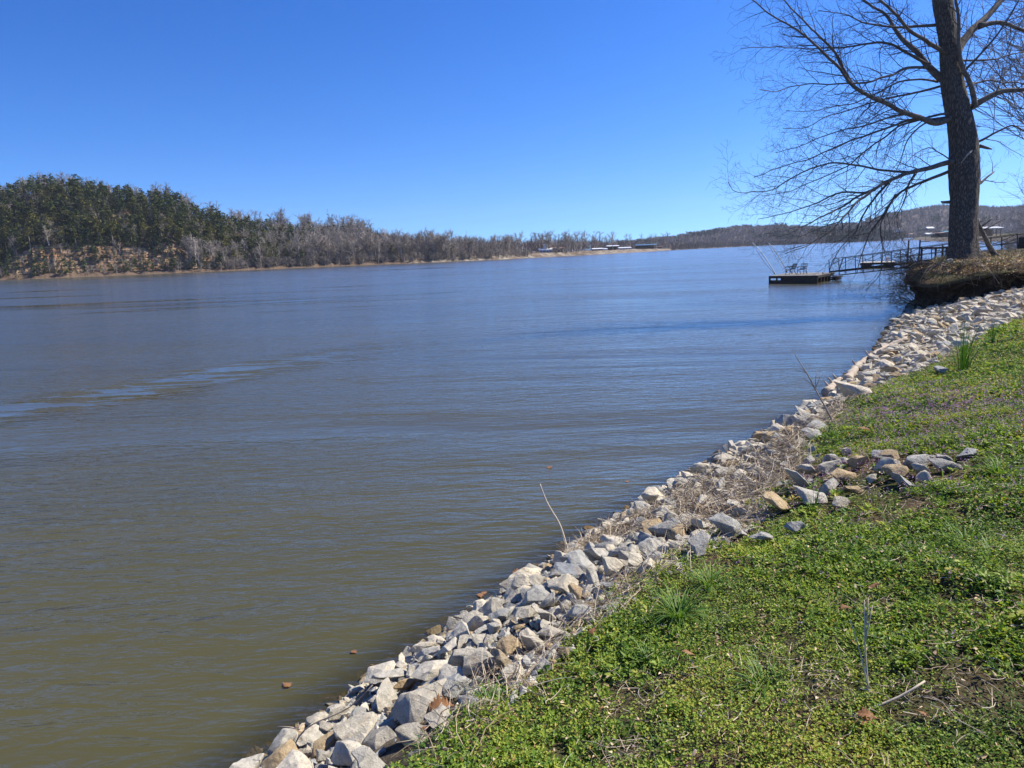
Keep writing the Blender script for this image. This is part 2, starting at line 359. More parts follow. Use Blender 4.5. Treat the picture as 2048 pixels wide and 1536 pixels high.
def sdist(x, y, pl, vals=None):
    """signed distance to polyline, + on the right-hand side of its direction; optional value interpolated along it"""
    x = np.asarray(x, float); y = np.asarray(y, float)
    best = np.full(x.shape, 1e18); sg = np.zeros(x.shape); vv = np.zeros(x.shape)
    n = len(pl)
    for i in range(n - 1):
        ax, ay = pl[i]; bx, by = pl[i + 1]; dx, dy = bx - ax, by - ay; L2 = dx * dx + dy * dy
        tt = ((x - ax) * dx + (y - ay) * dy) / L2
        t = np.clip(tt, 0 if i else -1e9, 1 if i < n - 2 else 1e9)
        qx = x - ax - t * dx; qy = y - ay - t * dy; d = qx * qx + qy * qy
        s_ = (dy * (x - ax) - dx * (y - ay)) / math.sqrt(L2)
        k = d < best - 1e-12
        # at shared corners prefer the segment with larger perpendicular distance
        tie = (~k) & (np.abs(d - best) < 1e-9) & (np.abs(s_) > np.abs(sg)); k = k | tie
        best = np.where(k, d, best); sg = np.where(k, s_, sg)
        if vals is not None: vv = np.where(k, vals[i] + np.clip(t, 0, 1) * (vals[i + 1] - vals[i]), vv)
    d = np.sqrt(best) * np.sign(sg)
    return (d, vv) if vals is not None else d

# ------------------------------------------------------------------ near bank
SH = [(-14, -12), (-6.0, -1.6), (-3.2, 2.3), (-1.83, 4.11), (-1.19, 5.01), (-.2, 6.37), (.99, 7.9), (2.5, 9.7), (4.19, 11.53), (6.28, 13.95), (8.1, 16.8),
      (10.5, 20.1), (13.0, 24.1), (14.9, 27.2), (16.6, 29.6), (18.4, 32.6), (20.6, 36.2), (25.5, 41.8), (30.3, 47.2), (36, 54), (62, 82), (128, 165), (205, 270), (262, 425), (330, 560), (440, 760), (560, 990)]
GE = [(-9.5, -12), (-4.0, -2.2), (-1.6, 1.2), (-.48, 2.95), (.01, 3.71), (.52, 4.25), (1.07, 4.81), (1.78, 5.3), (2.6, 6.5), (3.4, 7.8), (5.06, 9.94), (6.82, 11.35), (8.46, 12.89),
      (12.05, 16.32), (16.5, 20.2), (21, 24.2), (24.5, 27), (26, 34), (29, 41), (34, 46.5), (40, 53), (66, 80), (132, 162), (210, 267), (268, 423), (337, 556), (447, 756), (567, 986)]
GZ = [1.0] * 3 + [.9, .9, .95, 1.0, 1.05, 1.05, 1.05, 1.05, 1.1, 1.2, 1.3, 1.6, 1.85, 2.0, 2.1, 2.2, 2.3, 2.4, 2.4, 2.4, 2.4, 2.4, 2.4, 2.4, 2.4]
EDGE = [(30, 25.3), (25, 25.6), (21, 26.2), (19, 26.6), (17.8, 27.0), (16.9, 27.8), (16.75, 28.7), (17.9, 30.9), (19.3, 33.3), (21.2, 36.4), (26, 41.8), (31, 47.4)]
def height(x, y, rough=True):
    x = np.asarray(x, float); y = np.asarray(y, float)
    dS = sdist(x, y, SH); dG, zG = sdist(x, y, GE, GZ)
    fr_ = np.clip(dS, 0, None) / (np.clip(dS, 0, None) + np.clip(-dG, 0, None) + 1e-6)
    z = zG * fr_ ** .85
    z = np.where(dG > 0, zG + .95 * (1 - np.exp(-np.clip(dG, 0, None) / 2.8)), z)
    z = np.where(dS < 0, np.maximum(dS * .55, -2.6), z)
    dE = sdist(x, y, EDGE)                          # + inside the headland
    top = 2.2 + .12 * sm(0, 8, dE) - .45 * np.exp(-((x - 16.6) ** 2 + (y - 28) ** 2) / 2.2)
    k = sm(.8, 1.3, dE) * (dS > 0)
    z = z * (1 - k) + np.maximum(z, top) * k
    if rough: z = z + (fbm(x, y, 1.3, 2) - .47) * .16 * sm(-.5, .4, dS) + (fbm(x, y, 7, 5) - .47) * .05 * sm(0, .5, dG)
    return z
def axis(a, lo, hi, st0, grow, mx):
    r = [a]; s_ = st0
    while r[-1] < hi: r.append(r[-1] + s_); s_ = min(s_ * grow, mx) if r[-1] > 6 else st0
    l_ = [a]; s_ = st0
    while l_[-1] > lo: l_.append(l_[-1] - s_); s_ = min(s_ * 1.05, mx)
    return np.array(l_[::-1][:-1] + r)
xs = axis(2., -14, 600, .09, 1.02, 12); ys = axis(4., -12, 1000, .10, 1.015, 12)
gx, gy = np.meshgrid(xs, ys); gz = height(gx, gy)
nx, ny = len(xs), len(ys)
idx = np.arange(nx * ny).reshape(ny, nx)
q = np.stack([idx[:-1, :-1], idx[:-1, 1:], idx[1:, 1:], idx[1:, :-1]], -1).reshape(-1, 4)
gd = npmesh('ground', np.stack([gx, gy, gz], -1).reshape(-1, 3), q, 'bank_soil', smooth=True)
dGg = sdist(gx, gy, GE).ravel(); dEg = sdist(gx, gy, EDGE).ravel()
at_ = gd.data.attributes.new('turf', 'FLOAT', 'POINT'); at_.data.foreach_set('value', np.maximum(sm(-.15, .3, dGg + (fbm(gx, gy, 2, 9).ravel() - .5) * .6), sm(.5, 1, dEg)).astype(np.float32))
tag(gd, kind='structure')
# riverbed reaching the horizon
rb = npmesh('riverbed', [(-6000, -3000, -3.2), (6000, -3000, -3.2), (6000, 9000, -3.2), (-6000, 9000, -3.2)], np.array([[0, 1, 2, 3]]), 'bank_soil'); tag(rb, kind='structure')

# ------------------------------------------------------------------ water
wx = np.concatenate([np.array([-6000, -1500, -400, -120, -40, -15]), np.arange(-8, 22, .12), np.array([23, 25, 28, 32, 38, 46, 60, 90, 150, 300, 600, 1500, 6000])])
wy = np.concatenate([np.array([-3000, -500, -60, -20]), np.arange(-8, 34, .12), np.array([36, 39, 43, 50, 60, 80, 120, 200, 400, 800, 1600, 3500, 9000])])
gx, gy = np.meshgrid(wx, wy); nx, ny = len(wx), len(wy); idx = np.arange(nx * ny).reshape(ny, nx)
q = np.stack([idx[:-1, :-1], idx[:-1, 1:], idx[1:, 1:], idx[1:, :-1]], -1).reshape(-1, 4)
wt = npmesh('river_water', np.stack([gx, gy, gx * 0], -1).reshape(-1, 3), q, 'river_water', smooth=True)
ds = sdist(gx, gy, SH).ravel(); a = wt.data.attributes.new('murk', 'FLOAT', 'POINT')
a.data.foreach_set('value', (.40 + .60 * sm(.0, .6, -ds)).astype(np.float32)); tag(wt, kind='structure')

# ------------------------------------------------------------------ rocks
def make_rock(seed, elong=(1, .78, .6)):
    r = random.Random(seed); bm = bmesh.new()
    for k in range(r.choice((9, 11, 13, 15))):
        d = Vector((r.gauss(0, 1), r.gauss(0, 1), r.gauss(0, 1))).normalized() * r.uniform(.42, .52)
        bm.verts.new((d.x * elong[0] * r.uniform(.9, 1.1), d.y * elong[1], d.z * elong[2]))
    bmesh.ops.convex_hull(bm, input=bm.verts)
    bmesh.ops.delete(bm, geom=[v_ for v_ in bm.verts if not v_.link_faces], context='VERTS')
    bmesh.ops.dissolve_limit(bm, angle_limit=rad(14), verts=bm.verts, edges=bm.edges)
    bmesh.ops.bevel(bm, geom=list(bm.edges), offset=.012, segments=1, affect='EDGES', profile=.6)
    bmesh.ops.triangulate(bm, faces=bm.faces)
    for k in range(2):
        es = [e for e in bm.edges if e.calc_length() > .11]
        if es: bmesh.ops.subdivide_edges(bm, edges=es, cuts=1)
        bmesh.ops.triangulate(bm, faces=bm.faces)
    o_ = Vector((seed * 3.1, seed * 1.7, 0)); bm.normal_update()
    for v_ in bm.verts:
        n_ = mnoise.noise(v_.co * 3.2 + o_) * .035 + mnoise.noise(v_.co * 9 + o_) * .026
        s_ = mnoise.noise(Vector((v_.co.x * 1.2, v_.co.y * 1.2, v_.co.z * 11)) + o_) * .012
        v_.co += v_.normal * (n_ + s_)
    me = bpy.data.meshes.new('rock'); bm.to_mesh(me); bm.free()
    me.polygons.foreach_set('use_smooth', [True] * len(me.polygons)); me.set_sharp_from_angle(angle=rad(26)); return me
protos = []
for i in range(26):
    el = random.choice([(1, .78, .6), (1, .7, .45), (1, .9, .7), (1.1, .62, .5), (1, .8, .5)])
    protos.append(make_rock(i + 1, el))
KIND = {'grey': 'grey_limestone', 'pale': 'pale_limestone', 'tan': 'tan_sandstone', 'bluish grey': 'blue_limestone'}
rock_meshes = {}
def rock_mesh(i, kind):
    if (i, kind) not in rock_meshes:
        me = protos[i].copy(); me.materials.clear(); me.materials.append(MATS[KIND[kind]]); rock_meshes[(i, kind)] = me
    return rock_meshes[(i, kind)]
rocks = []                                # (x,y,z,size,kind)
def hz1(x, y): return float(height(np.array([x]), np.array([y]), False)[0])
# named big rocks traced from the photo: pixel centre, width px, kind
big = [(715, 1470, 92, 'grey'), (840, 1435, 110, 'grey'), (905, 1375, 62, 'pale'), (950, 1395, 55, 'grey'), (815, 1380, 55, 'tan'), (765, 1490, 70, 'grey'),
       (830, 1495, 70, 'grey'), (620, 1485, 55, 'pale'), (1010, 1345, 60, 'tan'), (985, 1270, 60, 'grey'), (1055, 1240, 48, 'grey'), (1105, 1255, 40, 'bluish grey'), (1145, 1195, 52, 'tan'),
       (1230, 1140, 62, 'grey'), (1300, 1110, 58, 'bluish grey'), (1150, 1240, 62, 'bluish grey'), (1450, 1070, 78, 'bluish grey'), (1555, 1025, 66, 'tan'), (1415, 1028, 46, 'tan'), (1400, 1105, 66, 'grey'),
       (1640, 860, 56, 'bluish grey'), (1625, 878, 50, 'bluish grey'), (1710, 940, 48, 'tan'), (1660, 945, 48, 'grey'), (1615, 930, 36, 'grey'), (1600, 980, 60, 'pale'), (1620, 1003, 62, 'pale'), (1655, 985, 44, 'grey'),
       (1835, 935, 54, 'bluish grey'), (1770, 940, 48, 'pale'), (1935, 920, 50, 'bluish grey'), (1790, 955, 46, 'tan'), (1800, 968, 44, 'bluish grey'), (1700, 985, 40, 'tan'), (1885, 925, 36, 'bluish grey'), (1700, 800, 74, 'pale'),
       (1740, 965, 34, 'pale'), (1680, 1010, 34, 'grey'), (1590, 1062, 44, 'bluish grey'), (1778, 652, 20, 'bluish grey'), (1768, 664, 16, 'bluish grey'), (1790, 641, 22, 'bluish grey'), (1804, 634, 20, 'bluish grey'), (1818, 625, 20, 'bluish grey'), (1828, 618, 18, 'grey'), (1885, 745, 38, 'bluish grey'), (1520, 1085, 40, 'bluish grey'), (1780, 925, 44, 'tan'), (1850, 960, 34, 'pale'), (1570, 940, 32, 'pale'), (1470, 1020, 34, 'pale')]
hgrid = {}
def on_ground(px, py):                    # march the view ray down to the bank
    d = ray(px, py); ts = np.linspace(1.2, 60, 1600); q_ = CAM + ts[:, None] * d
    h_ = height(q_[:, 0], q_[:, 1], False); k = np.argmax(q_[:, 2] <= np.maximum(h_, 0)); return q_[k], ts[k]
for (px, py, wpx, kd) in big:
    q_, t_ = on_ground(px, py + 4); rocks.append((q_[0], q_[1], wpx / FPX * t_ * 1.22, kd, 1))
# pack the strip
def strip_ok(dS, dG, x, y): return (dS > -.55) & (dG < -.02) & (sdist(x, y, EDGE) < .2)
cell = {}
def near(x, y, r, f=.40):
    R = int(r * 1.3 / .25) + 2; cx, cy = int(math.floor(x / .25)), int(math.floor(y / .25))
    for i in range(cx - R, cx + R + 1):
        for j in range(cy - R, cy + R + 1):
            for (a_, b_, s_) in cell.get((i, j), ()):
                if (a_ - x) ** 2 + (b_ - y) ** 2 < (f * (r + s_)) ** 2: return True
    return False
def put(x, y, r): cell.setdefault((int(math.floor(x / .25)), int(math.floor(y / .25))), []).append((x, y, r))
for r_ in rocks: put(r_[0], r_[1], r_[2])
def kinds(u): return 'tan' if u < .15 else ('pale' if u < .52 else ('bluish grey' if u < .66 else 'grey'))
N = 120000
cx_ = rng.uniform(-5.2, 26, N); cy_ = rng.uniform(-1., 30, N)
dS = sdist(cx_, cy_, SH); dG = sdist(cx_, cy_, GE); ok = strip_ok(dS, dG, cx_, cy_)
X_, Y_, W_ = proj(np.stack([cx_, cy_, cx_ * 0 + .6], -1)); ok &= ((X_ > -400) & (X_ < 2900) & (Y_ < 2600) & (W_ > 0))
cx_, cy_, dS, dG = cx_[ok], cy_[ok], dS[ok], dG[ok]
n_ = len(cx_); third = [n_ // 6, n_ // 2, n_]
far_sc = lambda y: 1. + .2 * min(max((y - 9) / 14, 0), 1)
for i in range(n_):
    k = 0 if i < third[0] else (1 if i < third[1] else 2)
    lo, hi = [(.24, .36), (.15, .25), (.09, .15)][k]
    s_ = random.uniform(lo, hi) * far_sc(cy_[i]) * (random.uniform(.7, 1.35) if cy_[i] > 12 else 1)
    if dS[i] < .25: s_ = min(s_, random.uniform(.08, .2))
    if dG[i] > -.18: s_ = min(s_, .2)
    if near(cx_[i], cy_[i], s_, .295 if dS[i] > 0 else .45): continue
    put(cx_[i], cy_[i], s_); rocks.append((cx_[i], cy_[i], s_, kinds(random.random()), 0))
# the spill of rocks that climbs into the weeds
for k in range(150):
    px = random.uniform(1560, 1900); py = 925 + random.uniform(-22, 70) * (1 - (px - 1580) / 480); q_, t_ = on_ground(px, py); s_ = random.uniform(.08, .26)
    if near(q_[0], q_[1], s_, .38): continue
    put(q_[0], q_[1], s_); rocks.append((q_[0], q_[1], s_, kinds(random.random()), 0))
for k in range(90):                      # stones half sunk under the water's edge
    s0 = random.random() ** 1.5 * 18
    acc = 0
    for i in range(3, 13):
        L = math.dist(SH[i], SH[i + 1])
        if acc + L > s0: break
        acc += L
    t_ = (s0 - acc) / L; x = SH[i][0] + t_ * (SH[i + 1][0] - SH[i][0]); y = SH[i][1] + t_ * (SH[i + 1][1] - SH[i][1]); o_ = random.uniform(.1, .5); x -= .8 * o_; y += .6 * o_
    rocks.append((x, y, random.uniform(.1, .2), 'tan', 2))
arr = np.array([(r[0], r[1]) for r in rocks]); zz = height(arr[:, 0], arr[:, 1], False)
px_, py_, pw_ = proj(np.column_stack([arr, zz])); vis = (px_ > -20) & (px_ < 2068) & (py_ < 1560)
score = np.array([r[2] for r in rocks]) / pw_ * vis
for i, r in enumerate(rocks):
    if r[4] == 1: score[i] += 10
    if r[4] == 2: score[i] = 0
order = np.argsort(-score); single = set(order[:300].tolist())
sv_, sf_, smi, so_ = [], [], [], 0
pv = []
for me in protos:
    v_ = np.empty(len(me.vertices) * 3, np.float32); me.vertices.foreach_get('co', v_); f_ = np.empty(len(me.loops), np.int32); me.loops.foreach_get('vertex_index', f_)
    pv.append((v_.reshape(-1, 3), f_.reshape(-1, 3)))
knames = list(KIND); label_count = {}
for i, r in enumerate(rocks):
    x, y, s_, kd, flag = r; z = zz[i] + (.18 * s_ if flag != 1 else .2 * s_) + random.uniform(-.04, .10) * s_
    if flag == 2: z = zz[i] + .1 * s_
    Rm = Matrix.Rotation(random.uniform(0, 6.28), 3, 'Z') @ Matrix.Rotation(random.gauss(0, .36), 3, 'X') @ Matrix.Rotation(random.gauss(0, .36), 3, 'Y')
    p_ = random.randrange(len(protos)); s_ *= 1.12
    sc_ = (s_ * random.uniform(.9, 1.1), s_ * random.uniform(.85, 1.1), s_ * random.uniform(.64, 1.0))
    if i in single:
        o = link_mesh('riprap_rock', rock_mesh(p_, kd)); o.location = (x, y, z); o.rotation_euler = Rm.to_euler(); o.scale = sc_
        dS1 = float(sdist(x, y, SH)); dG1 = float(sdist(x, y, GE)); X1, Y1, D1 = [float(q_[0]) for q_ in proj([x, y, z])]
        place = ('at the river edge' if dS1 < .35 else 'bordering the weeds' if dG1 > -.45 else 'amid the rock bank') if flag == 0 or dG1 < 0 else 'in the weedy rock spill'
        wpx = s_ / D1 * FPX; size = 'large' if wpx > 70 else ('mid-sized' if wpx > 42 else 'small')
        where = 'nearest the camera' if D1 < 5.2 else 'below the near grass' if D1 < 7.5 else 'by the dry stem tangle' if D1 < 11 else 'near the driftwood log'
        row = ['at the foot of the photo', 'left of the leafy slope', 'beside the brown shallows', 'towards the photo middle'][min(3, int(max(0, X1 - 500) // 190))] if D1 < 7.5 else where
        lb = f'{size} {kd} rock {place}, {where if row == where else row}'
        tag(o, lb, 'rock', 'rocks armouring the river bank')
    else:
        v_, f_ = pv[p_]; A = np.array(Rm) * np.array(sc_)[None, :]
        sv_.append(v_ @ A.T + np.array([x, y, z])); sf_.append(f_ + so_); so_ += len(v_); smi.append(np.full(len(f_), knames.index(kd)))
V = np.concatenate(sv_)
o = npmesh('riprap_stones', V, [np.concatenate(sf_)], [KIND[k] for k in knames], mi=np.concatenate(smi)); tag(o, 'grey and tan riprap stones covering the far part of the river bank', 'rocks', kind='stuff')
# small chips filling the gaps
N = 60000
cx_ = np.concatenate([rng.uniform(-3, 24, N), rng.uniform(-2.5, 5, 26000)]); cy_ = np.concatenate([rng.uniform(2, 29, N), rng.uniform(2.2, 11, 26000)]); dS = sdist(cx_, cy_, SH); dG = sdist(cx_, cy_, GE); X_, Y_, W_ = proj(np.stack([cx_, cy_, cx_ * 0 + .6], -1))
ok = (dS > -.25) & (dG < .15) & (X_ > 400) & (X_ < 2100) & (Y_ < 1600) & (sdist(cx_, cy_, EDGE) < .2); cx_, cy_ = cx_[ok], cy_[ok]
hh_ = height(cx_, cy_, False); sv_, sf_, smi, so_ = [], [], [], 0
ico = [np.array([(1, 0, -.3), (-.6, .8, -.3), (-.6, -.8, -.3), (.2, .1, .7), (.5, .6, .3), (-.3, -.5, .5)]) * (1, 1, .8), np.array([[0, 4, 3], [0, 1, 4], [1, 3, 4], [1, 2, 5], [1, 5, 3], [2, 0, 5], [0, 3, 5], [0, 2, 1]])]
K = len(cx_); ang = rng.uniform(0, 6.28, K); s_ = rng.uniform(.3, 1., K) ** 1.6 * .055 * (1 + .04 * cy_)
b = ico[0]; c_, sn = np.cos(ang), np.sin(ang)
V = np.stack([(b[None, :, 0] * c_[:, None] - b[None, :, 1] * sn[:, None]) * s_[:, None] + cx_[:, None], (b[None, :, 0] * sn[:, None] + b[None, :, 1] * c_[:, None]) * s_[:, None] + cy_[:, None], b[None, :, 2] * s_[:, None] * rng.uniform(.4, 1.2, (K, 1)) + hh_[:, None] + .01], -1).reshape(-1, 3)
Fq = (ico[1][None] + (np.arange(K) * 6)[:, None, None]).reshape(-1, 3); mi_ = np.repeat(rng.choice(4, K, p=[.35, .25, .25, .15]), 8)
o = npmesh('gravel', V, [Fq], [KIND[k] for k in knames], mi=mi_); tag(o, 'small broken stone chips between the riprap rocks', 'gravel', kind='stuff')

# ------------------------------------------------------------------ headland with the undercut bank
def resample(pl, step):
    pl = np.asarray(pl, float); seg = np.linalg.norm(np.diff(pl, axis=0), axis=1); s_ = np.concatenate([[0], np.cumsum(seg)])
    n_ = max(2, int(s_[-1] / step) + 1); q_ = np.linspace(0, s_[-1], n_)
    return np.stack([np.interp(q_, s_, pl[:, k]) for k in range(pl.shape[1])], 1)
def smooth_pl(p, it=6):
    p = p.copy()
    for _ in range(it): p[1:-1] = (p[:-2] + 2 * p[1:-1] + p[2:]) / 4
    return p
E2 = smooth_pl(resample(EDGE, .16), 12); tg = np.gradient(E2, axis=0); tg /= np.linalg.norm(tg, axis=1)[:, None]; outn = np.stack([-tg[:, 1], tg[:, 0]], 1)
foot = height(*(E2 + outn * .35).T, False); top = 2.22 - .45 * np.exp(-((E2[:, 0] - 16.6) ** 2 + (E2[:, 1] - 28) ** 2) / 2.2)
foot = np.minimum(foot, top - .25) - .25
prof = [(-2.4, 1, -.05), (-1.8, 1, .02), (-1.3, .98, .0), (-.85, .95, 0), (-.4, .89, 0), (.0, .81, 0), (.2, .73, 0), (.2, .66, 0), (-.02, .60, 0), (-.24, .48, 0), (-.24, .28, 0), (-.06, .12, 0), (.1, 0, 0), (.4, -.15, 0), (.8, -.4, -.1)]
rows = []
for k, (o_, fz, dz) in enumerate(prof):
    wob = (fbm(E2[:, 0] + k * .37, E2[:, 1], 1.1, 3) - .47) * 1.0 + (fbm(E2[:, 0] + k * 1.3, E2[:, 1] + k, 4.5, 6) - .47) * .3
    wgt = 0 if k < 2 else (1. if k < 13 else .3)
    pts = E2 + outn * (o_ + wob * wgt)[:, None]
    z = foot + (top - foot) * fz + dz + (fbm(E2[:, 0] + k, E2[:, 1], 2.2, 8) - .47) * .22 * (0 if k < 1 else 1)
    rows.append(np.column_stack([pts, z]))
ROWS = np.array(rows); V = np.concatenate(rows); n_ = len(E2); idx = np.arange(n_ * len(prof)).reshape(len(prof), n_)
q = np.stack([idx[:-1, :-1], idx[1:, :-1], idx[1:, 1:], idx[:-1, 1:]], -1).reshape(-1, 4)
bk = npmesh('eroded_bank', V, q, ['undercut_shade_soil', 'bank_soil'], smooth=True, mi=(np.repeat(np.arange(len(prof) - 1), n_ - 1) < 6).astype(int)); tag(bk, kind='structure')
ta = bk.data.attributes.new('turf', 'FLOAT', 'POINT'); ta.data.foreach_set('value', np.full(len(V), .8, np.float32))

# ------------------------------------------------------------------ ground cover
FOLD = np.array([(-.5, 0, 0), (0, -.0, -.12), (.5, 0, 0), (-.36, .55, .06), (0, .6, -.06), (.36, .55, .06), (0, 1, 0)])   # folded leaf, unit length
FOLDF = (np.array([[0, 1, 4, 3], [1, 2, 5, 4]]), np.array([[3, 4, 6], [4, 5, 6]]))
def leaves(base, yaw, pitch, L, Wd, roll=None):
    """K folded leaves -> verts, quads, tris"""
    K = len(base); b = FOLD[None] * np.stack([Wd, L, L], -1)[:, None]
    if roll is not None:
        c, s_ = np.cos(roll)[:, None], np.sin(roll)[:, None]; b = np.stack([b[..., 0] * c - b[..., 2] * s_, b[..., 1], b[..., 0] * s_ + b[..., 2] * c], -1)
    c, s_ = np.cos(pitch)[:, None], np.sin(pitch)[:, None]; y = b[..., 1] * c - b[..., 2] * s_; z = b[..., 1] * s_ + b[..., 2] * c
    c, s_ = np.cos(yaw)[:, None], np.sin(yaw)[:, None]; x = b[..., 0] * c - y * s_; y2 = b[..., 0] * s_ + y * c
    V = np.stack([x, y2, z], -1) + base[:, None]
    off = (np.arange(K) * 7)[:, None, None]
    return V.reshape(-1, 3), (FOLDF[0][None] + off).reshape(-1, 4), (FOLDF[1][None] + off).reshape(-1, 3)
def emit(name, parts, mats, label, cat):
    V = []; Q = []; Tt = []; tq = []; tt = []; mq = []; mt = []; o_ = 0
    for (v_, q_, t_, tint, mi) in parts:
        V.append(v_); Q.append(q_ + o_); Tt.append(t_ + o_); tq.append(np.repeat(tint, len(q_) // len(tint))); tt.append(np.repeat(tint, len(t_) // len(tint)) if len(t_) else np.zeros(0)); mq.append(np.full(len(q_), mi)); mt.append(np.full(len(t_), mi)); o_ += len(v_)
    fs = [np.concatenate(Q)]; ti = [np.concatenate(tq)]; mi = [np.concatenate(mq)]
    T3 = np.concatenate(Tt) if Tt else np.zeros((0, 3), int)
    if len(T3): fs.append(T3); ti.append(np.concatenate(tt)); mi.append(np.concatenate(mt))
    return tag(npmesh(name, np.concatenate(V), fs, mats, tint=np.concatenate(ti), mi=np.concatenate(mi)), label, cat, kind='stuff')
def sample_turf(n, tmin, tmax, edge=.05):
    """points on the turf seen by the camera, even per area"""
    # draw in the fan in front of the camera
    n = int(n * 1.57); tt_ = np.sqrt(rng.uniform(tmin ** 2, tmax ** 2, n)); u_ = rng.uniform(-.45, 1.75, n)
    x = u_ * tt_; y = tt_ * .98
    dG = sdist(x, y, GE); ok = dG > edge
    x, y = x[ok], y[ok]; z = height(x, y); X_, Y_, W_ = proj(np.stack([x, y, z], -1)); k = (X_ > 500) & (X_ < 3500) & (Y_ < 2100) & (W_ > .5) & (sdist(x, y, EDGE) < .5)
    return x[k], y[k], z[k]
parts = []
def cover(density, tmin, tmax, nl, spread, Lr, hgt):
    area = .7 * (tmax ** 2 - tmin ** 2); x, y, z = sample_turf(int(density * area), tmin, tmax, -.12)
    dG = sdist(x, y, GE)
    cov = fbm(x, y, .9, 11) * .6 + fbm(x, y, 3.3, 12) * .5
    dpx = cov + np.clip(dG, 0, 1.) * .14 + (fbm(x, y, .35, 21) - .47) * .35
    for (ex, ey, er) in bare: dpx -= .30 * np.exp(-((x - ex) ** 2 + (y - ey) ** 2) / er ** 2)
    keep = dpx > .385 + rng.uniform(-.17, .17, len(x)); x, y, z = x[keep], y[keep], z[keep]
    kind = fbm(x, y, 1.4, 14) + rng.uniform(-.12, .12, len(x)); K = len(x)
    rp = np.repeat(np.arange(K), nl); M_ = len(rp); small = kind[rp] > .47
    # whorled low rosettes and upright chickweed sprigs
    r = np.sqrt(rng.uniform(0, 1, M_)) * spread * np.where(small, 1., .75); a_ = rng.uniform(0, 6.283, M_)
    hb = rng.uniform(.1, 1., M_) * hgt * np.repeat(.45 + 1.0 * fbm(x, y, 2.2, 16), nl)
    base = np.stack([x[rp] + r * np.cos(a_), y[rp] + r * np.sin(a_), z[rp] + hb * (1 - .5 * (r / spread) ** 2)], -1)
    L = rng.uniform(*Lr, M_) * np.where(small, .75, 1.3); Wd = L * np.where(small, .8, .62)
    v_, q_, t_ = leaves(base, a_ - 1.57 + rng.normal(0, .5, M_), rng.normal(.18, .42, M_), L, Wd, rng.normal(0, .35, M_))
    tint = np.clip(rng.normal(.42, .15, M_) + (fbm(x, y, 1.7, 17)[rp] - .47) * .75 + np.where(rng.uniform(0, 1, M_) < .025, .45, 0) + np.where(rng.uniform(0, 1, M_) < .06, .25, 0) - (.10 * sm(5, 9, y))[rp] + np.where(rng.uniform(0, 1, M_) < .10 * sm(5, 9, y)[rp], .6, 0), 0, 1)
    parts.append((v_, q_, t_, tint, 0))
def rosettes(n, tmin, tmax, nl, Lr):     # coarse low rosettes: geranium and dandelion size leaves
    x, y, z = sample_turf(n, tmin, tmax, .1); kk = fbm(x, y, 1.1, 71) > .5; x, y, z = x[kk], y[kk], z[kk]; K = len(x); rp = np.repeat(np.arange(K), nl); M_ = len(rp); a_ = rng.uniform(0, 6.283, M_); L = rng.uniform(*Lr, M_) * np.repeat(rng.uniform(.6, 1.2, K), nl); r = L * rng.uniform(.1, .9, M_)
    base = np.stack([x[rp] + r * np.cos(a_), y[rp] + r * np.sin(a_), z[rp] + .02 + rng.uniform(0, .035, M_)], -1)
    v_, q_, t_ = leaves(base, a_ - 1.57, rng.normal(.25, .25, M_), L, L * .75, rng.normal(0, .25, M_)); tint = np.clip(np.repeat(rng.normal(.42, .2, K), nl) + rng.normal(0, .08, M_), 0, 1); parts.append((v_, q_, t_, tint, 0))
bare = []
for (px, py, er) in [(1960, 1240, .3), (1850, 1430, .12), (1610, 950, .5), (1660, 965, .5), (1710, 960, .5), (1760, 950, .5), (1810, 950, .5), (1860, 940, .45), (1640, 1000, .3), (1640, 1390, .16), (1560, 1330, .16), (1290, 1390, .2), (2020, 720, .9), (1800, 1010, .4), (1960, 1390, .25), (1250, 1500, .12), (1700, 1220, .15)]:
    q_, t_ = on_ground(px, py); bare.append((q_[0], q_[1], er * .8))
cover(900, 1.5, 4.2, 16, .042, (.010, .020), .055)
cover(520, 4.2, 7.5, 15, .055, (.013, .024), .06)
cover(240, 7.5, 12.5, 14, .08, (.020, .034), .075)
cover(90, 12.5, 28, 13, .13, (.035, .055), .09)
rosettes(1500, 1.6, 5, 11, (.018, .036)); rosettes(2500, 5, 12, 9, (.03, .05))
emit('ground_cover', parts, ['weed_leaf'], 'low green chickweed and henbit weeds covering the bank', 'weeds')
# scattered grass blades and tufts
def blades(cx, cy, cz, n, L, spread, lean, wd):
    K = n; a_ = rng.uniform(0, 6.283, K); r = rng.uniform(0, 1, K) ** .7 * spread
    b = np.stack([cx + r * np.cos(a_), cy + r * np.sin(a_), cz + 0 * r], -1); Lk = L * rng.uniform(.5, 1.1, K); ln = np.abs(rng.normal(lean, .3, K)); d = np.stack([np.cos(a_), np.sin(a_)], -1)
    sN = 5; V = []; side = np.stack([-d[:, 1], d[:, 0]], -1)
    for k in range(sN + 1):
        s_ = k / sN; ang = ln * (.35 + s_ * 1.0); xy = b[:, :2] + d * (Lk * s_ * np.sin(ang))[:, None]; z = b[:, 2] + Lk * s_ * np.cos(ang) * (1 - .12 * s_)
        w_ = wd * (1 - s_ ** 1.5 * .93)
        V += [np.column_stack([xy - side * w_, z]), np.column_stack([xy + side * w_, z + w_ * .4])]
    V = np.stack(V, 1)
    f = np.array([[2 * k, 2 * k + 1, 2 * k + 3, 2 * k + 2] for k in range(sN)]); off = (np.arange(K) * (2 * sN + 2))[:, None, None]
    return V.reshape(-1, 3), (f[None] + off).reshape(-1, 4), np.zeros((0, 3), int)
x, y, z = sample_turf(9000, 1.6, 16, .1); parts = []
gm = fbm(x, y, .8, 31) > .5; x, y, z = x[gm], y[gm], z[gm]
a0 = []
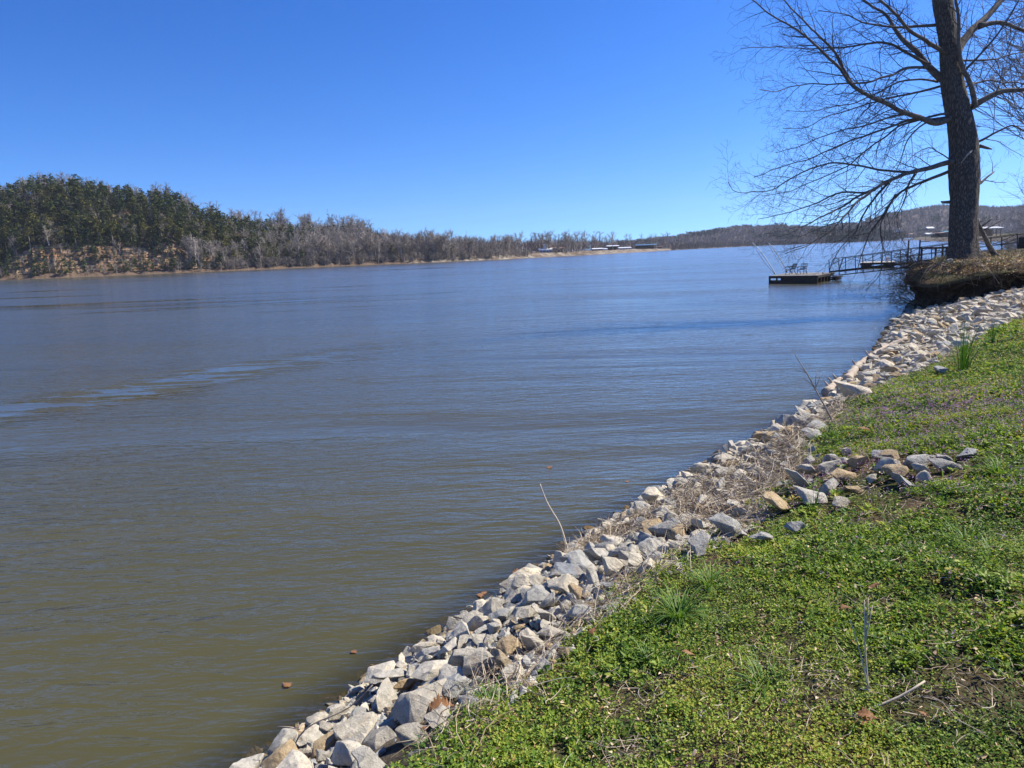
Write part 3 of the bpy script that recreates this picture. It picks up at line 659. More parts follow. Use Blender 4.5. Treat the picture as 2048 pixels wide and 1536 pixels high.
for i in range(len(x)):
    n_ = random.randint(3, 7); v_, q_, t_ = blades(x[i], y[i], z[i], n_, random.uniform(.06, .15), .03, .6, .0022 + .00025 * y[i]); parts.append((v_, q_, t_, rng.uniform(0, 1, n_), 0))
emit('short_grass', parts, ['grass_blade'], 'thin short grass blades scattered among the weeds', 'grass')
tuft_desc = [(1360, 1235, .24, 90, 'big bright grass tuft sprawling at the rock edge, nearest the flat bluish rock'), (1420, 1175, .2, 60, 'leaning grass tuft at the top edge of the near rocks'), (985, 1415, .16, 70, 'grass tuft hanging over the large grey rocks at the bottom'),
             (1530, 1380, .2, 60, 'grass tuft in the middle of the near weeds'), (1300, 1330, .14, 34, 'small grass tuft left of the dry stalk plant'), (2000, 955, .26, 90, 'coarse grass tuft right of the rock spill'), (1985, 1130, .2, 60, 'grass tuft below the rock spill near the right side'), (1760, 1290, .16, 30, 'thin grass tuft around the upright dry stalk'), (1560, 1000, .1, 20, 'little green grass tuft among the tan rocks'), (870, 1505, .12, 50, 'leafy grass tuft at the bottom beside the rocks'), (1930, 1090, .2, 46, 'broad grass tuft right of the weedy rock spill'), (1745, 850, .18, 40, 'grass tuft among the purple flowers')]
for px, py, L, n_, lb in tuft_desc:
    q_, t_ = on_ground(px, py); v_, q4, t3 = blades(0, 0, 0, int(n_ * 1.3), L * 1.08, .07, .95, .0042)
    o = npmesh('grass_tuft', v_, [q4], ['grass_blade'], tint=np.repeat(rng.uniform(.2, .95, int(n_ * 1.3)), 5)); o.location = q_; tag(o, lb, 'grass tuft', 'grass tufts')
for px, py, L, n_, lb in [(1925, 742, .95, 46, 'dark green clump of tall upright wild onion blades'), (1628, 1018, .36, 12, 'slim wild onion shoots standing beside the pale rock spill'), (1985, 690, .6, 18, 'smaller upright onion clump at the far weed edge')]:
    q_, t_ = on_ground(px, py); v_, q4, t3 = blades(0, 0, 0, n_, L, .12 if n_ > 20 else .04, .13, .006 if t_ > 8 else .003)
    o = npmesh('wild_onion', v_, [q4], ['grass_blade'], tint=np.repeat(rng.uniform(0, .15, n_), 5)); o.location = q_; tag(o, lb, 'wild onion')
# purple henbit flowers
x, y, z = sample_turf(70000, 1.6, 17, .15); fm = fbm(x, y, .55, 41)
cxf, cyf = on_ground(1790, 840)[0][:2]
keep = rng.uniform(0, 1, len(x)) < np.clip(.008 + .75 * np.exp(-(((x - cxf) ** 2 + (y - cyf) ** 2) / 5.)) * sm(.3, .6, fm) + .07 * sm(.55, .7, fm) * (y > 5), 0, 1)
x, y, z = x[keep], y[keep], z[keep]; K = len(x); rp = np.repeat(np.arange(K), 4); M_ = len(rp); sc = (.004 + .0006 * y[rp])
base = np.stack([x[rp] + rng.normal(0, 1, M_) * sc * 1.2, y[rp] + rng.normal(0, 1, M_) * sc * 1.2, z[rp] + .05 + rng.uniform(0, .035, M_)], -1)
v_, q_, t_ = leaves(base, rng.uniform(0, 6.28, M_), rng.normal(.6, .4, M_), sc * 2.0, sc * 1.3)
emit('henbit_flowers', [(v_, q_, t_, rng.uniform(0, 1, M_), 0)], ['henbit_petal'], 'tiny purple henbit flowers dotted through the weeds', 'flowers')

# dry straw and dead stems
def stems(x, y, z, L, r, lift=.3, yaw=None):
    K = len(x); a_ = rng.uniform(0, 6.283, K) if yaw is None else yaw; el = np.abs(rng.normal(0, lift, K)); pts = []
    bend = rng.normal(0, .5, K)
    for k in range(4):
        s_ = k / 3. - .3; aa = a_ + bend * s_
        pts.append(np.stack([x + np.cos(aa) * np.cos(el) * L * s_, y + np.sin(aa) * np.cos(el) * L * s_, z + np.sin(el) * L * (s_ + .3)], -1))
    pts = np.stack(pts, 1); rr = r[:, None] * np.array([1, 1, .8, .35])[None]
    return tubes(list(pts), list(rr), 3)
cx0, cy0 = [], []
lx, ly, lz, lL, lr = [], [], [], [], []
def straw_at(n, px0, px1, ylo, yhi, L, r, zo=.02):
    px = rng.uniform(px0, px1, n)
    for a_ in px:
        q_, t_ = on_ground(a_, random.uniform(ylo(a_), yhi(a_))); lx.append(q_[0]); ly.append(q_[1]); lz.append(max(q_[2], 0) + zo + random.uniform(0, .05)); lL.append(L * random.uniform(.4, 1.3)); lr.append(r * random.uniform(.6, 1.4))
# line of straw between rocks and weeds, and the dense mat around pixel (1500,960)
GEp = resample(GE[3:13], .02); n_ = 3600; k = rng.integers(0, len(GEp), n_); ox = rng.normal(-.02, .12, n_)
wgt = rng.uniform(0, 1, n_) < .35 + .65 * np.exp(-((GEp[k, 1] - 4.2) / .8) ** 2) + .5 * np.exp(-((GEp[k, 1] - 6.6) / 1.2) ** 2); k = k[wgt]; ox = ox[wgt]
for a_, b_ in zip(GEp[k], ox): lx.append(a_[0] + b_ * .8); ly.append(a_[1] - b_ * .6); lz.append(0); lL.append(random.uniform(.08, .3)); lr.append(random.uniform(.0013, .003))
kz = len(lx); arrx = height(np.array(lx), np.array(ly)) + rng.uniform(.01, .06, kz); lz = list(arrx)
straw_at(1050, 1360, 1600, lambda a: 1075 - .62 * (a - 1360) - 80, lambda a: 1085 - .55 * (a - 1360), .26, .003, .05)
straw_at(900, 1130, 1420, lambda a: 1120 - .58 * (a - 1130) , lambda a: 1130 - .35 * (a - 1130), .22, .0024, .06)
straw_at(260, 1880, 2045, lambda a: 600, lambda a: 650, .3, .006, .08)
straw_at(200, 1750, 1900, lambda a: 640, lambda a: 730, .35, .005, .08)
straw_at(500, 1560, 1760, lambda a: 905 - .9 * (a - 1560) * .9 , lambda a: 925 - .8 * (a - 1560) * .9, .3, .003, .05)
V1, F1 = stems(np.array(lx), np.array(ly), np.array(lz), np.array(lL), np.array(lr), .35)
o = npmesh('dead_stems', V1, [F1], ['dry_straw'], tint=np.repeat(rng.uniform(0, 1, len(lx)), 9)); tag(o, 'pale dry stems and straw tangled over the rocks and along the weed edge', 'dry stems', kind='stuff')
x, y, z = sample_turf(34000, 1.6, 15, 0.)
bx = np.concatenate([rng.normal(ex, er * 1.05, 85) for ex, ey, er in bare]); by_ = np.concatenate([rng.normal(ey, er * 1.05, 85) for ex, ey, er in bare])
BX, BY, BZ = bx, by_, height(bx, by_)
kp = rng.uniform(0, 1, len(x)) < .30 + 1.0 * sm(.47, .3, fbm(x, y, .9, 11) * .6 + fbm(x, y, 3.3, 12) * .5); x, y, z = np.concatenate([x[kp], BX]), np.concatenate([y[kp], BY]), np.concatenate([z[kp], BZ]); K = len(x)
V1, F1 = stems(x, y, z + rng.uniform(.005, .045, K), rng.uniform(.03, .13, K), rng.uniform(.0009, .002, K) * (1 + .06 * y), .12)
o = npmesh('dry_thatch', V1, [F1], ['dry_straw'], tint=np.repeat(rng.uniform(0, 1, K), 9)); tag(o, 'dry thatch and broken twigs showing through gaps in the weeds', 'thatch', kind='stuff')

x, y, z = sample_turf(26000, 1.6, 15, .02); kp = fbm(x, y, 1.9, 77) + .35 * fbm(x, y, .5, 78) > .60; x, y, z = x[kp], y[kp], z[kp]; K = len(x)
v_, q_, t_ = leaves(np.stack([x, y, z + rng.uniform(.02, .06, K)], -1), rng.uniform(0, 6.28, K), rng.normal(0, .3, K), rng.uniform(.008, .022, K) * (1 + .07 * y), rng.uniform(.005, .014, K) * (1 + .07 * y), rng.normal(0, .5, K))
emit('leaf_crumbs', [(v_, q_, t_, rng.uniform(0, 1, K), 0)], ['leaf_litter'], 'crumbs of brown dead leaves caught in the weeds', 'leaf litter')
x, y, z = sample_turf(9000, 1.6, 14, .02); kp = fbm(x, y, 1.4, 79) > .47; x, y, z = x[kp], y[kp], z[kp]; K = len(x)
V1, F1 = stems(x, y, z + rng.uniform(.03, .06, K), rng.uniform(.02, .09, K), rng.uniform(.0009, .0016, K) * (1 + .07 * y), .15)
o = npmesh('dry_bits', V1, [F1], ['dry_straw'], tint=np.repeat(rng.uniform(0, 1, K), 9)); tag(o, 'bits of pale straw lying on top of the weeds', 'thatch', kind='stuff')
# dead oak leaves, each a thing
def oak_leaf_mesh(seed):
    r = random.Random(seed); bm = bmesh.new(); L = 1.; n_ = 17; left = []; right = []
    lob = [.05, .12, .10, .30, .16, .20, .42, .20, .24, .50, .26, .22, .40, .18, .16, .24, .0]
    for i in range(n_):
        t_ = i / (n_ - 1); w_ = lob[i] * r.uniform(.9, 1.12); fwd = .06 if lob[i] > .25 else 0; cz = .18 * math.sin(t_ * 3.1) + .05 * math.sin(t_ * 9 + seed)
        right.append(bm.verts.new((w_, t_ + fwd, cz + w_ * .35 * math.sin(seed + t_ * 4)))); left.append(bm.verts.new((-w_ * r.uniform(.9, 1.1), t_ + fwd, cz + w_ * .4 * math.cos(seed + t_ * 3))))
    mid = [bm.verts.new((0, i / (n_ - 1), .18 * math.sin(i / (n_ - 1) * 3.1) - .01)) for i in range(n_)]
    for i in range(n_ - 1): bm.faces.new((mid[i], right[i], right[i + 1], mid[i + 1])); bm.faces.new((left[i], mid[i], mid[i + 1], left[i + 1]))
    s0 = bm.verts.new((.008, -.28, .03)); s1 = bm.verts.new((-.008, -.28, .03)); bm.faces.new((s1, s0, right[0], left[0]))
    me = bpy.data.meshes.new('oak_leaf'); bm.to_mesh(me); bm.free(); me.materials.append(MATS['dead_leaf'])
    a = me.attributes.new('tint', 'FLOAT', 'FACE'); a.data.foreach_set('value', [r.uniform(.2, .8)] * len(me.polygons)); return me
oak = [oak_leaf_mesh(i) for i in range(5)]
def oak_leaf(px, py, wpx, lb, z=None, grp='fallen oak leaves'):
    if z is not None: q_ = P(px, py, z); t_ = proj(q_)[2][0]
    else:
        q_, t_ = on_ground(px, py); q_[2] += .06
    o = link_mesh('oak_leaf', random.choice(oak)); o.location = q_; s_ = wpx / FPX * float(t_) * (.8 if z is not None else 1.); o.scale = (s_, s_, s_ * (.3 if z is not None else .8))
    o.rotation_euler = (random.uniform(-.1, .1) if z is not None else random.uniform(-.3, .3), random.uniform(-.05, .05) if z is not None else random.uniform(-.3, .3), random.uniform(0, 6.28)); tag(o, lb, 'leaf', grp)
for a_ in [(568, 1366, 26, 'curled brown oak leaf floating nearest the bottom left'), (713, 1305, 18, 'small orange leaf floating alone in open brown water'), (962, 1194, 24, 'orange oak leaf floating just off the rocks'), (974, 1183, 18, 'reddish oak leaf floating beside the orange one'), (1102, 932, 18, 'reddish leaf floating left of the tall curved twig tip level'), (1258, 962, 12, 'tiny red leaf floating farthest from the camera'), (1052, 1141, 34, 'large orange oak leaf at the water line by sunken stones')]:
    oak_leaf(*a_[:3], a_[3], z=.012, grp='leaves floating on the water')
for a_ in [(905, 1430, 46, 'crumpled brown oak leaf wedged between large grey rocks'), (965, 1372, 34, 'dry tan leaf lying on the pale rocks'), (868, 1475, 30, 'orange leaf at the edge of the bottom weeds'), (1710, 1470, 44, 'big curled brown oak leaf in the weeds below the fallen twig'), (1750, 1462, 34, 'rust brown leaf beside the big curled oak leaf'), (1830, 1448, 24, 'brown leaf standing on edge right of the curled leaves'), (1310, 1065, 22, 'orange leaf among the rocks under the dry stems'), (1385, 1330, 22, 'dull red leaf half hidden in the near weeds'), (1750, 1185, 26, 'tan leaf on the weeds by the purple flowers'), (1700, 1235, 22, 'brown leaf in a bare gap of the weeds'), (1740, 875, 24, 'rusty leaf in the purple flowered weeds'), (1190, 1275, 20, 'brown leaf at the top edge of the near rocks')]: oak_leaf(*a_[:3], a_[3])

# twigs and sticks
def stick(name, pix, r0, r1, lb, cat, mat='dry_twig', subs=(), z=None):
    pts = []
    b0, t0 = on_ground(*pix[0]); b0[2] = max(b0[2], 0.)
    for (x, y, dt) in [(p_[0], p_[1], (p_[2] if len(p_) > 2 else 0)) for p_ in pix]: pts.append(T(x, y, t0 + dt))
    pts[0] = b0 - np.array([0, 0, .04]); mb = MB(); pp = smooth_pl(resample(np.array(pts), .06), 3); mb.tube(pp, np.linspace(r0, r1, len(pp)), 7)
    for sb in subs:
        q_ = smooth_pl(resample(np.array([T(x, y, t0 + (sb[0][2] if len(sb[0]) > 2 else 0)) for (x, y, *_) in sb]), .05), 2); mb.tube(q_, np.linspace(r1 * 1.8, r1 * .7, len(q_)), 5)
    o = mb.build(name, mat, smooth=True); return tag(o, lb, cat)
stick('curved_twig', [(1143, 1118), (1128, 1075), (1120, 1045), (1098, 1015), (1085, 985), (1080, 968)], .012, .006, 'tall curved pale twig standing out of the rocks over the water', 'twig', 'pale_twig')
stick('dead_sapling', [(1673, 850), (1649, 811), (1632, 782), (1614, 746), (1597, 722), (1585, 700)], .014, .003, 'thin leafless sapling leaning over the water by the driftwood', 'sapling',
      subs=[[(1632, 782), (1622, 765), (1606, 757)], [(1630, 778), (1638, 760), (1643, 746)], [(1625, 768), (1618, 750), (1600, 735)], [(1632, 780), (1630, 755), (1634, 742)], [(1614, 746), (1600, 742), (1590, 741)]])
stick('small_twig', [(1681, 775), (1684, 762), (1683, 748)], .01, .003, 'short forked twig beside the stump end of the log', 'twig')
stick('bent_twig', [(575, 1520), (590, 1480), (600, 1458), (640, 1440), (700, 1420), (745, 1370)], .005, .0035, 'long bent twig arching over the lowest rocks', 'twig', subs=[[(600, 1458), (580, 1450), (555, 1453)], [(597, 1460), (596, 1445)]])
stick('leaning_stem', [(1288, 1022), (1270, 1005), (1258, 992)], .005, .002, 'short dry stem poking up from the stones', 'twig')
stick('leaning_stem', [(1396, 985), (1380, 965), (1363, 945)], .005, .002, 'pale stem leaning towards the water from the dry stems', 'twig')
stick('fallen_branch', [(1605, 1468), (1660, 1456), (1700, 1440), (1720, 1420), (1750, 1410), (1790, 1405), (1850, 1362)], .007, .004, 'pale fallen branch lying on the near weeds', 'branch', 'pale_twig')
stick('fallen_stick', [(1450, 1428), (1520, 1460)], .005, .003, 'straight tan stick lying in the near weeds', 'branch')
stick('fallen_stick', [(1362, 1535), (1392, 1500)], .009, .006, 'thick tan stick at the very bottom of the weeds', 'branch')
stick('dry_stalk', [(1742, 1412), (1735, 1360), (1728, 1290), (1732, 1240), (1728, 1200)], .005, .0025, 'upright dry branching stalk standing in the near weeds', 'dead weed', 'pale_twig', subs=[[(1738, 1380), (1722, 1310), (1710, 1265), (1700, 1240)], [(1732, 1250), (1742, 1215), (1736, 1195)], [(1728, 1290), (1740, 1240), (1745, 1210)]])
# driftwood log in two pieces
def log(pix, r0, r1, lb):
    pts = []
    for x, y in pix: q_, t_ = on_ground(x, y); pts.append(q_ + np.array([0, 0, r0 * 1.5]))
    pp = smooth_pl(resample(np.array(pts), .1), 10); rr = np.linspace(r0, r1, len(pp)) * (1 + .13 * np.sin(np.arange(len(pp)) * .9) + rng.normal(0, .04, len(pp)))
    mb = MB(); mb.tube(pp, rr, 12)
    for k in (.3, .55, .8):
        c = pp[int(k * len(pp))]; mb.tube([c, c + np.array([-.05, -.02, .13]), c + np.array([-.10, 0, .2])], [.035, .025, .012], 6)
    o = mb.build('driftwood_log', 'driftwood', smooth=True); tag(o, lb, 'log')
log([(1694, 772), (1712, 746), (1743, 722), (1772, 703), (1812, 688)], .095, .06, 'long pale driftwood log lying along the rocks at the water')
log([(1652, 800), (1664, 786), (1680, 774)], .10, .09, 'short stump end of driftwood below the long log')

# ------------------------------------------------------------------ headland dressing: litter, brush and roots
x = rng.uniform(15.5, 36, 60000); y = rng.uniform(25, 44, 60000); dE = sdist(x, y, EDGE); ok = (dE > 1.2) & (dE < 7) & (sdist(x, y, SH) > 0)
x, y, dE = x[ok], y[ok], dE[ok]; X_, Y_, W_ = proj(np.stack([x, y, x * 0 + 2.2], -1)); ok = (X_ < 2130) & (rng.uniform(0, 1, len(x)) < np.exp(-np.clip(dE - 1.2, 0, 9) / 1.6) * (fbm(x, y, .9, 51) + .35)); x, y, dE = x[ok], y[ok], dE[ok]
z = 2.24 + rng.uniform(0, .09, len(x)) + .1 * (fbm(x, y, 2.2, 8) - .4)
def on_lip(n, r0, r1, i0=0., i1=1.):
    k = rng.uniform(i0, i1, n) * (len(E2) - 1.01); r = rng.uniform(r0, r1, n); ki = k.astype(int); ri = r.astype(int); a = (k - ki)[:, None]; b_ = (r - ri)[:, None]
    return (ROWS[ri, ki] * (1 - a) + ROWS[ri, ki + 1] * a) * (1 - b_) + (ROWS[ri + 1, ki] * (1 - a) + ROWS[ri + 1, ki + 1] * a) * b_
lp = on_lip(20000, 1.5, 6.9); lp = lp[(lp[:, 0] > 18.3) | (lp[:, 2] > 1.78)]; lp = lp[(fbm(lp[:, 0] * 1., lp[:, 1] + lp[:, 2] * 2, 1.6, 52) > .34)]
x = np.concatenate([x, lp[:, 0]]); y = np.concatenate([y, lp[:, 1]]); z = np.concatenate([z, lp[:, 2] + rng.uniform(0, .07, len(lp))]); K = len(x)
v_, q_, t_ = leaves(np.stack([x, y, z], -1), rng.uniform(0, 6.28, K), rng.normal(0, .5, K), rng.uniform(.06, .13, K), rng.uniform(.04, .08, K), rng.normal(0, .6, K))
emit('leaf_litter', [(v_, q_, t_, rng.uniform(0, 1, K), 0)], ['leaf_litter'], 'tan fallen leaves blanketing the bank top under the big tree', 'leaf litter')
x = rng.uniform(15.5, 40, 40000); y = rng.uniform(25, 46, 40000); dE = sdist(x, y, EDGE); ok = (dE > .6) & (sdist(x, y, SH) > 0); x, y = x[ok], y[ok]; K = len(x)
parts = []; V1, F1 = stems(x, y, 2.22 + 0 * x, rng.uniform(.08, .22, K), rng.uniform(.004, .007, K), .9); 
o = npmesh('bank_top_grass', V1, [F1], ['grass_blade', 'dry_straw'], tint=np.repeat(rng.uniform(0, 1, K), 9), mi=np.repeat((rng.uniform(0, 1, K) < .5).astype(int), 9)); tag(o, 'thin half dry grass on the bank top around the big tree', 'grass', kind='stuff')
# hanging roots and dead vines over the undercut
paths, rds, tn, ml = [], [], [], []
for i in range(1900):
    k = random.randrange(0, len(E2))
    if vnoise(np.array([k * .16]), np.array([1.]), 1.4, 3)[0] < .35: continue
    p0 = E2[k]; n2 = outn[k]
    if p0[0] > 25 or p0[1] > 31: continue
    left = p0[0] < 18.3
    L = random.uniform(.25, 1.0) * (1.5 if left else .8); p_ = np.array([p0[0] - n2[0] * random.uniform(0, .5), p0[1] - n2[1] * random.uniform(0, .5), 2.2 + random.uniform(-.05, .08)])
    d = np.array([n2[0] * .9 + random.gauss(0, .45), n2[1] * .9 + random.gauss(0, .45), random.uniform(-.1, .55)]); pts = [p_]
    for s_ in range(7):
        d = d + np.array([random.gauss(0, .22), random.gauss(0, .22), -.26 + random.gauss(0, .12)]); d = d / np.linalg.norm(d); pts.append(pts[-1] + d * L / 7)
    paths.append(np.array(pts)); r0 = random.choice((.004, .005, .007, .012)); rds.append(np.linspace(r0, r0 * .4, 8)); pale = random.random() < (.25 if left else .7); tn.append(random.random()); ml.append(1 if pale else 0)
V1, F1 = tubes(paths, rds, 3)
o = npmesh('hanging_roots', V1, [F1], ['dark_root', 'dry_straw'], tint=np.repeat(tn, 21), mi=np.repeat(ml, 21)); tag(o, 'dead vines, roots and dry grass hanging over the undercut bank', 'roots', kind='stuff')
paths, rds = [], []
def twiggy(p, d, L, r, lvl, paths, rds, wob=.18, droop=0., n=5, kids=(3, 5), spread=.7, minr=.0025):
    pts = [p]; dd = d / np.linalg.norm(d)
    for s_ in range(n):
        dd = dd + np.array([random.gauss(0, wob), random.gauss(0, wob), random.gauss(0, wob) + droop]); dd /= np.linalg.norm(dd); pts.append(pts[-1] + dd * L / n)
    pts = np.array(pts); paths.append(pts); rds.append(np.maximum(np.linspace(r, r * .4, n + 1), minr))
    if lvl <= 0: return
    for c in range(random.randint(*kids)):
        k = random.uniform(.25, 1.) * n; i = min(int(k), n - 1); q_ = pts[i] + (pts[i + 1] - pts[i]) * (k - i); t_ = pts[i + 1] - pts[i]; t_ /= np.linalg.norm(t_)
        side = np.cross(t_, np.array([random.gauss(0, 1), random.gauss(0, 1), random.gauss(0, 1)])); side /= np.linalg.norm(side) + 1e-9
        twiggy(q_, t_ + side * random.uniform(.5, 1.) * spread * 1.3, L * random.uniform(.35, .6), r * .5, lvl - 1, paths, rds, wob, droop, max(3, n - 1), kids, spread, minr)
for i in range(190):
    k = int(len(E2) * random.uniform(.28, .60)); p0 = E2[k]; n2 = outn[k]
    if p0[0] > 19: continue
    low = random.random() < .65; zz0 = random.uniform(.3, 1.7) if low else 2.1
    twiggy(np.array([p0[0], p0[1], zz0]), np.array([n2[0] * .8 + random.gauss(-.2, .5), n2[1] * .8 + random.gauss(0, .5), random.uniform(-.1, .8)]), random.uniform(.5, 1.35), random.choice((.010, .013, .02)), 2, paths, rds, .25, -.02, minr=.0045)
V1, F1 = tubes(paths, rds, 3); o = npmesh('bank_brush', V1, F1, 'dark_root'); tag(o, 'tangled leafless brush on the edge of the undercut bank', 'brush', kind='stuff')
# stones at the trunk foot
for px, py, s_, lb in [(1902, 527, .5, 'rounded grey boulder at the left foot of the big tree'), (1932, 533, .3, 'small pale rock right of the boulder under the tree')]:
    q_ = T(px, py, 28.9); o = link_mesh('boulder', rock_mesh(3, 'grey')); o.location = (q_[0], q_[1], 2.26); o.scale = (s_, s_, s_); tag(o, lb, 'rock')

# ------------------------------------------------------------------ the big leafless tree
TT = 30.0
def Z6(x, y): return (1450 + x / 3.4247, y / 3.4247)
big_tree = empty('oak_tree', tuple(T(1925, 522, TT)), 'large leafless oak with thick furrowed trunk on the undercut bank', 'tree')
tb = np.array(big_tree.location)
def pix_path(pts, k0=0., k1=0., z6=True):
    out = []; n_ = len(pts)
    for i, (x, y) in enumerate(pts):
        X, Y = Z6(x, y) if z6 else (x, y); s_ = i / (n_ - 1); out.append(T(X, Y, TT + k0 + (k1 - k0) * s_))
    return np.array(out)
tp_ = [T(1926, 530, TT), T(1926, 512, TT), T(1925, 490, TT), T(1926, 440, TT)] + [T(*Z6(x, y), TT) for x, y in [(1640, 1350), (1636, 1200), (1640, 1000), (1608, 800), (1562, 600), (1548, 400), (1528, 250), (1488, 0), (1470, -260), (1490, -560), (1440, -900), (1460, -1250), (1450, -1600)]]
wpx_ = [68, 59, 51, 49, 49, 54, 51, 45, 41, 38, 34, 36, 30, 24, 18, 11, 4]
tp_ = np.array(tp_); cum = np.concatenate([[0], np.cumsum(np.linalg.norm(np.diff(tp_, axis=0), axis=1))])
tps = smooth_pl(resample(tp_, .09), 8); cs = np.concatenate([[0], np.cumsum(np.linalg.norm(np.diff(tps, axis=0), axis=1))]) ; cs *= cum[-1] / cs[-1]
tr_ = np.interp(cs, cum, np.array(wpx_) / 2 / FPX * TT)
nS = 72; tg = np.gradient(tps, axis=0); tg /= np.linalg.norm(tg, axis=1)[:, None]; uu = np.cross(tg, [0, 1., 0]); uu /= np.linalg.norm(uu, axis=1)[:, None]; ww = np.cross(tg, uu)
an = np.arange(nS) * 2 * math.pi / nS; A2, S2 = np.meshgrid(an, cs)
fl = np.exp(-S2 / .4) * .17 * np.sin(A2 * 5 + 1) + .035 * np.sin(A2 * 3 + S2 * .5)
fur = (1 - np.abs(2 * vnoise(A2 * 5.2 + .35 * np.sin(S2 * 2.3), S2 * 1.6, 1.0, 3) - 1)) * .055 + (vnoise(A2 * 9, S2 * 5, 1, 5) - .5) * .03
Rr = tr_[:, None] * (1 + fl + fur - .03)
V = tps[:, None] + Rr[..., None] * (np.cos(A2)[..., None] * uu[:, None] + np.sin(A2)[..., None] * ww[:, None])
m_ = len(tps); idx = np.arange(m_ * nS).reshape(m_, nS); q = np.stack([idx[:-1], np.roll(idx[:-1], -1, 1), np.roll(idx[1:], -1, 1), idx[1:]], -1).reshape(-1, 4)
o = npmesh('trunk', V.reshape(-1, 3) - tb, q, 'oak_bark', big_tree, smooth=True)
def grow(path, r0, r1, lvl, paths, rds, dens=1., droop=0.):
    """side shoots on a limb polyline; level 3 -> 0"""
    L = np.sum(np.linalg.norm(np.diff(path, axis=0), axis=1)); n_ = len(path)
    if lvl == 0: return
    step = {3: .30, 2: .19, 1: .15}[lvl] / dens; cnt = max(1, int(L / step)); sd_ = random.choice((-1, 1))
    for c in range(cnt):
        s_ = (c + random.random()) / cnt
        if lvl == 3 and s_ < .14: continue
        if lvl < 3 and s_ < .12: continue
        k = s_ * (n_ - 1); i = min(int(k), n_ - 2); p = path[i] + (path[i + 1] - path[i]) * (k - i); t_ = path[i + 1] - path[i]; t_ /= np.linalg.norm(t_)
        view = p - CAM; view /= np.linalg.norm(view); side = np.cross(t_, view) * sd_; side /= np.linalg.norm(side) + 1e-9; sd_ = -sd_
        ang = random.uniform(.45, .95) if lvl > 1 else random.uniform(.5, 1.15); dirn = t_ * math.cos(ang) + (side * random.uniform(.6, 1) + view * random.gauss(0, .45)) * math.sin(ang)
        base_r = r0 + (r1 - r0) * s_
        Lc = {3: random.uniform(.7, 2.7) * (1.15 - .65 * s_), 2: random.uniform(.3, .95) * (1.1 - .5 * s_), 1: random.uniform(.12, .36)}[lvl]
        r_c = min(base_r * .5, {3: .026, 2: .0105, 1: .005}[lvl] * random.uniform(.7, 1.15)); nn = {3: 9, 2: 6, 1: 3}[lvl]
        d = dirn / np.linalg.norm(dirn); pts = [p]
        for s2 in range(nn):
            f = s2 / nn; d = d + np.array([random.gauss(0, .10), random.gauss(0, .10), random.gauss(0, .10)]) + np.array([-.02, 0, droop * (1 - f) + .05 * f]); d = d / np.linalg.norm(d); pts.append(pts[-1] + d * Lc / nn)
        pts = np.array(pts); rr = np.linspace(r_c, r_c * .35, nn + 1); paths.append(pts); rds.append(np.maximum(rr, .0038)); grow(pts, r_c, r_c * .35, lvl - 1, paths, rds, dens, droop)
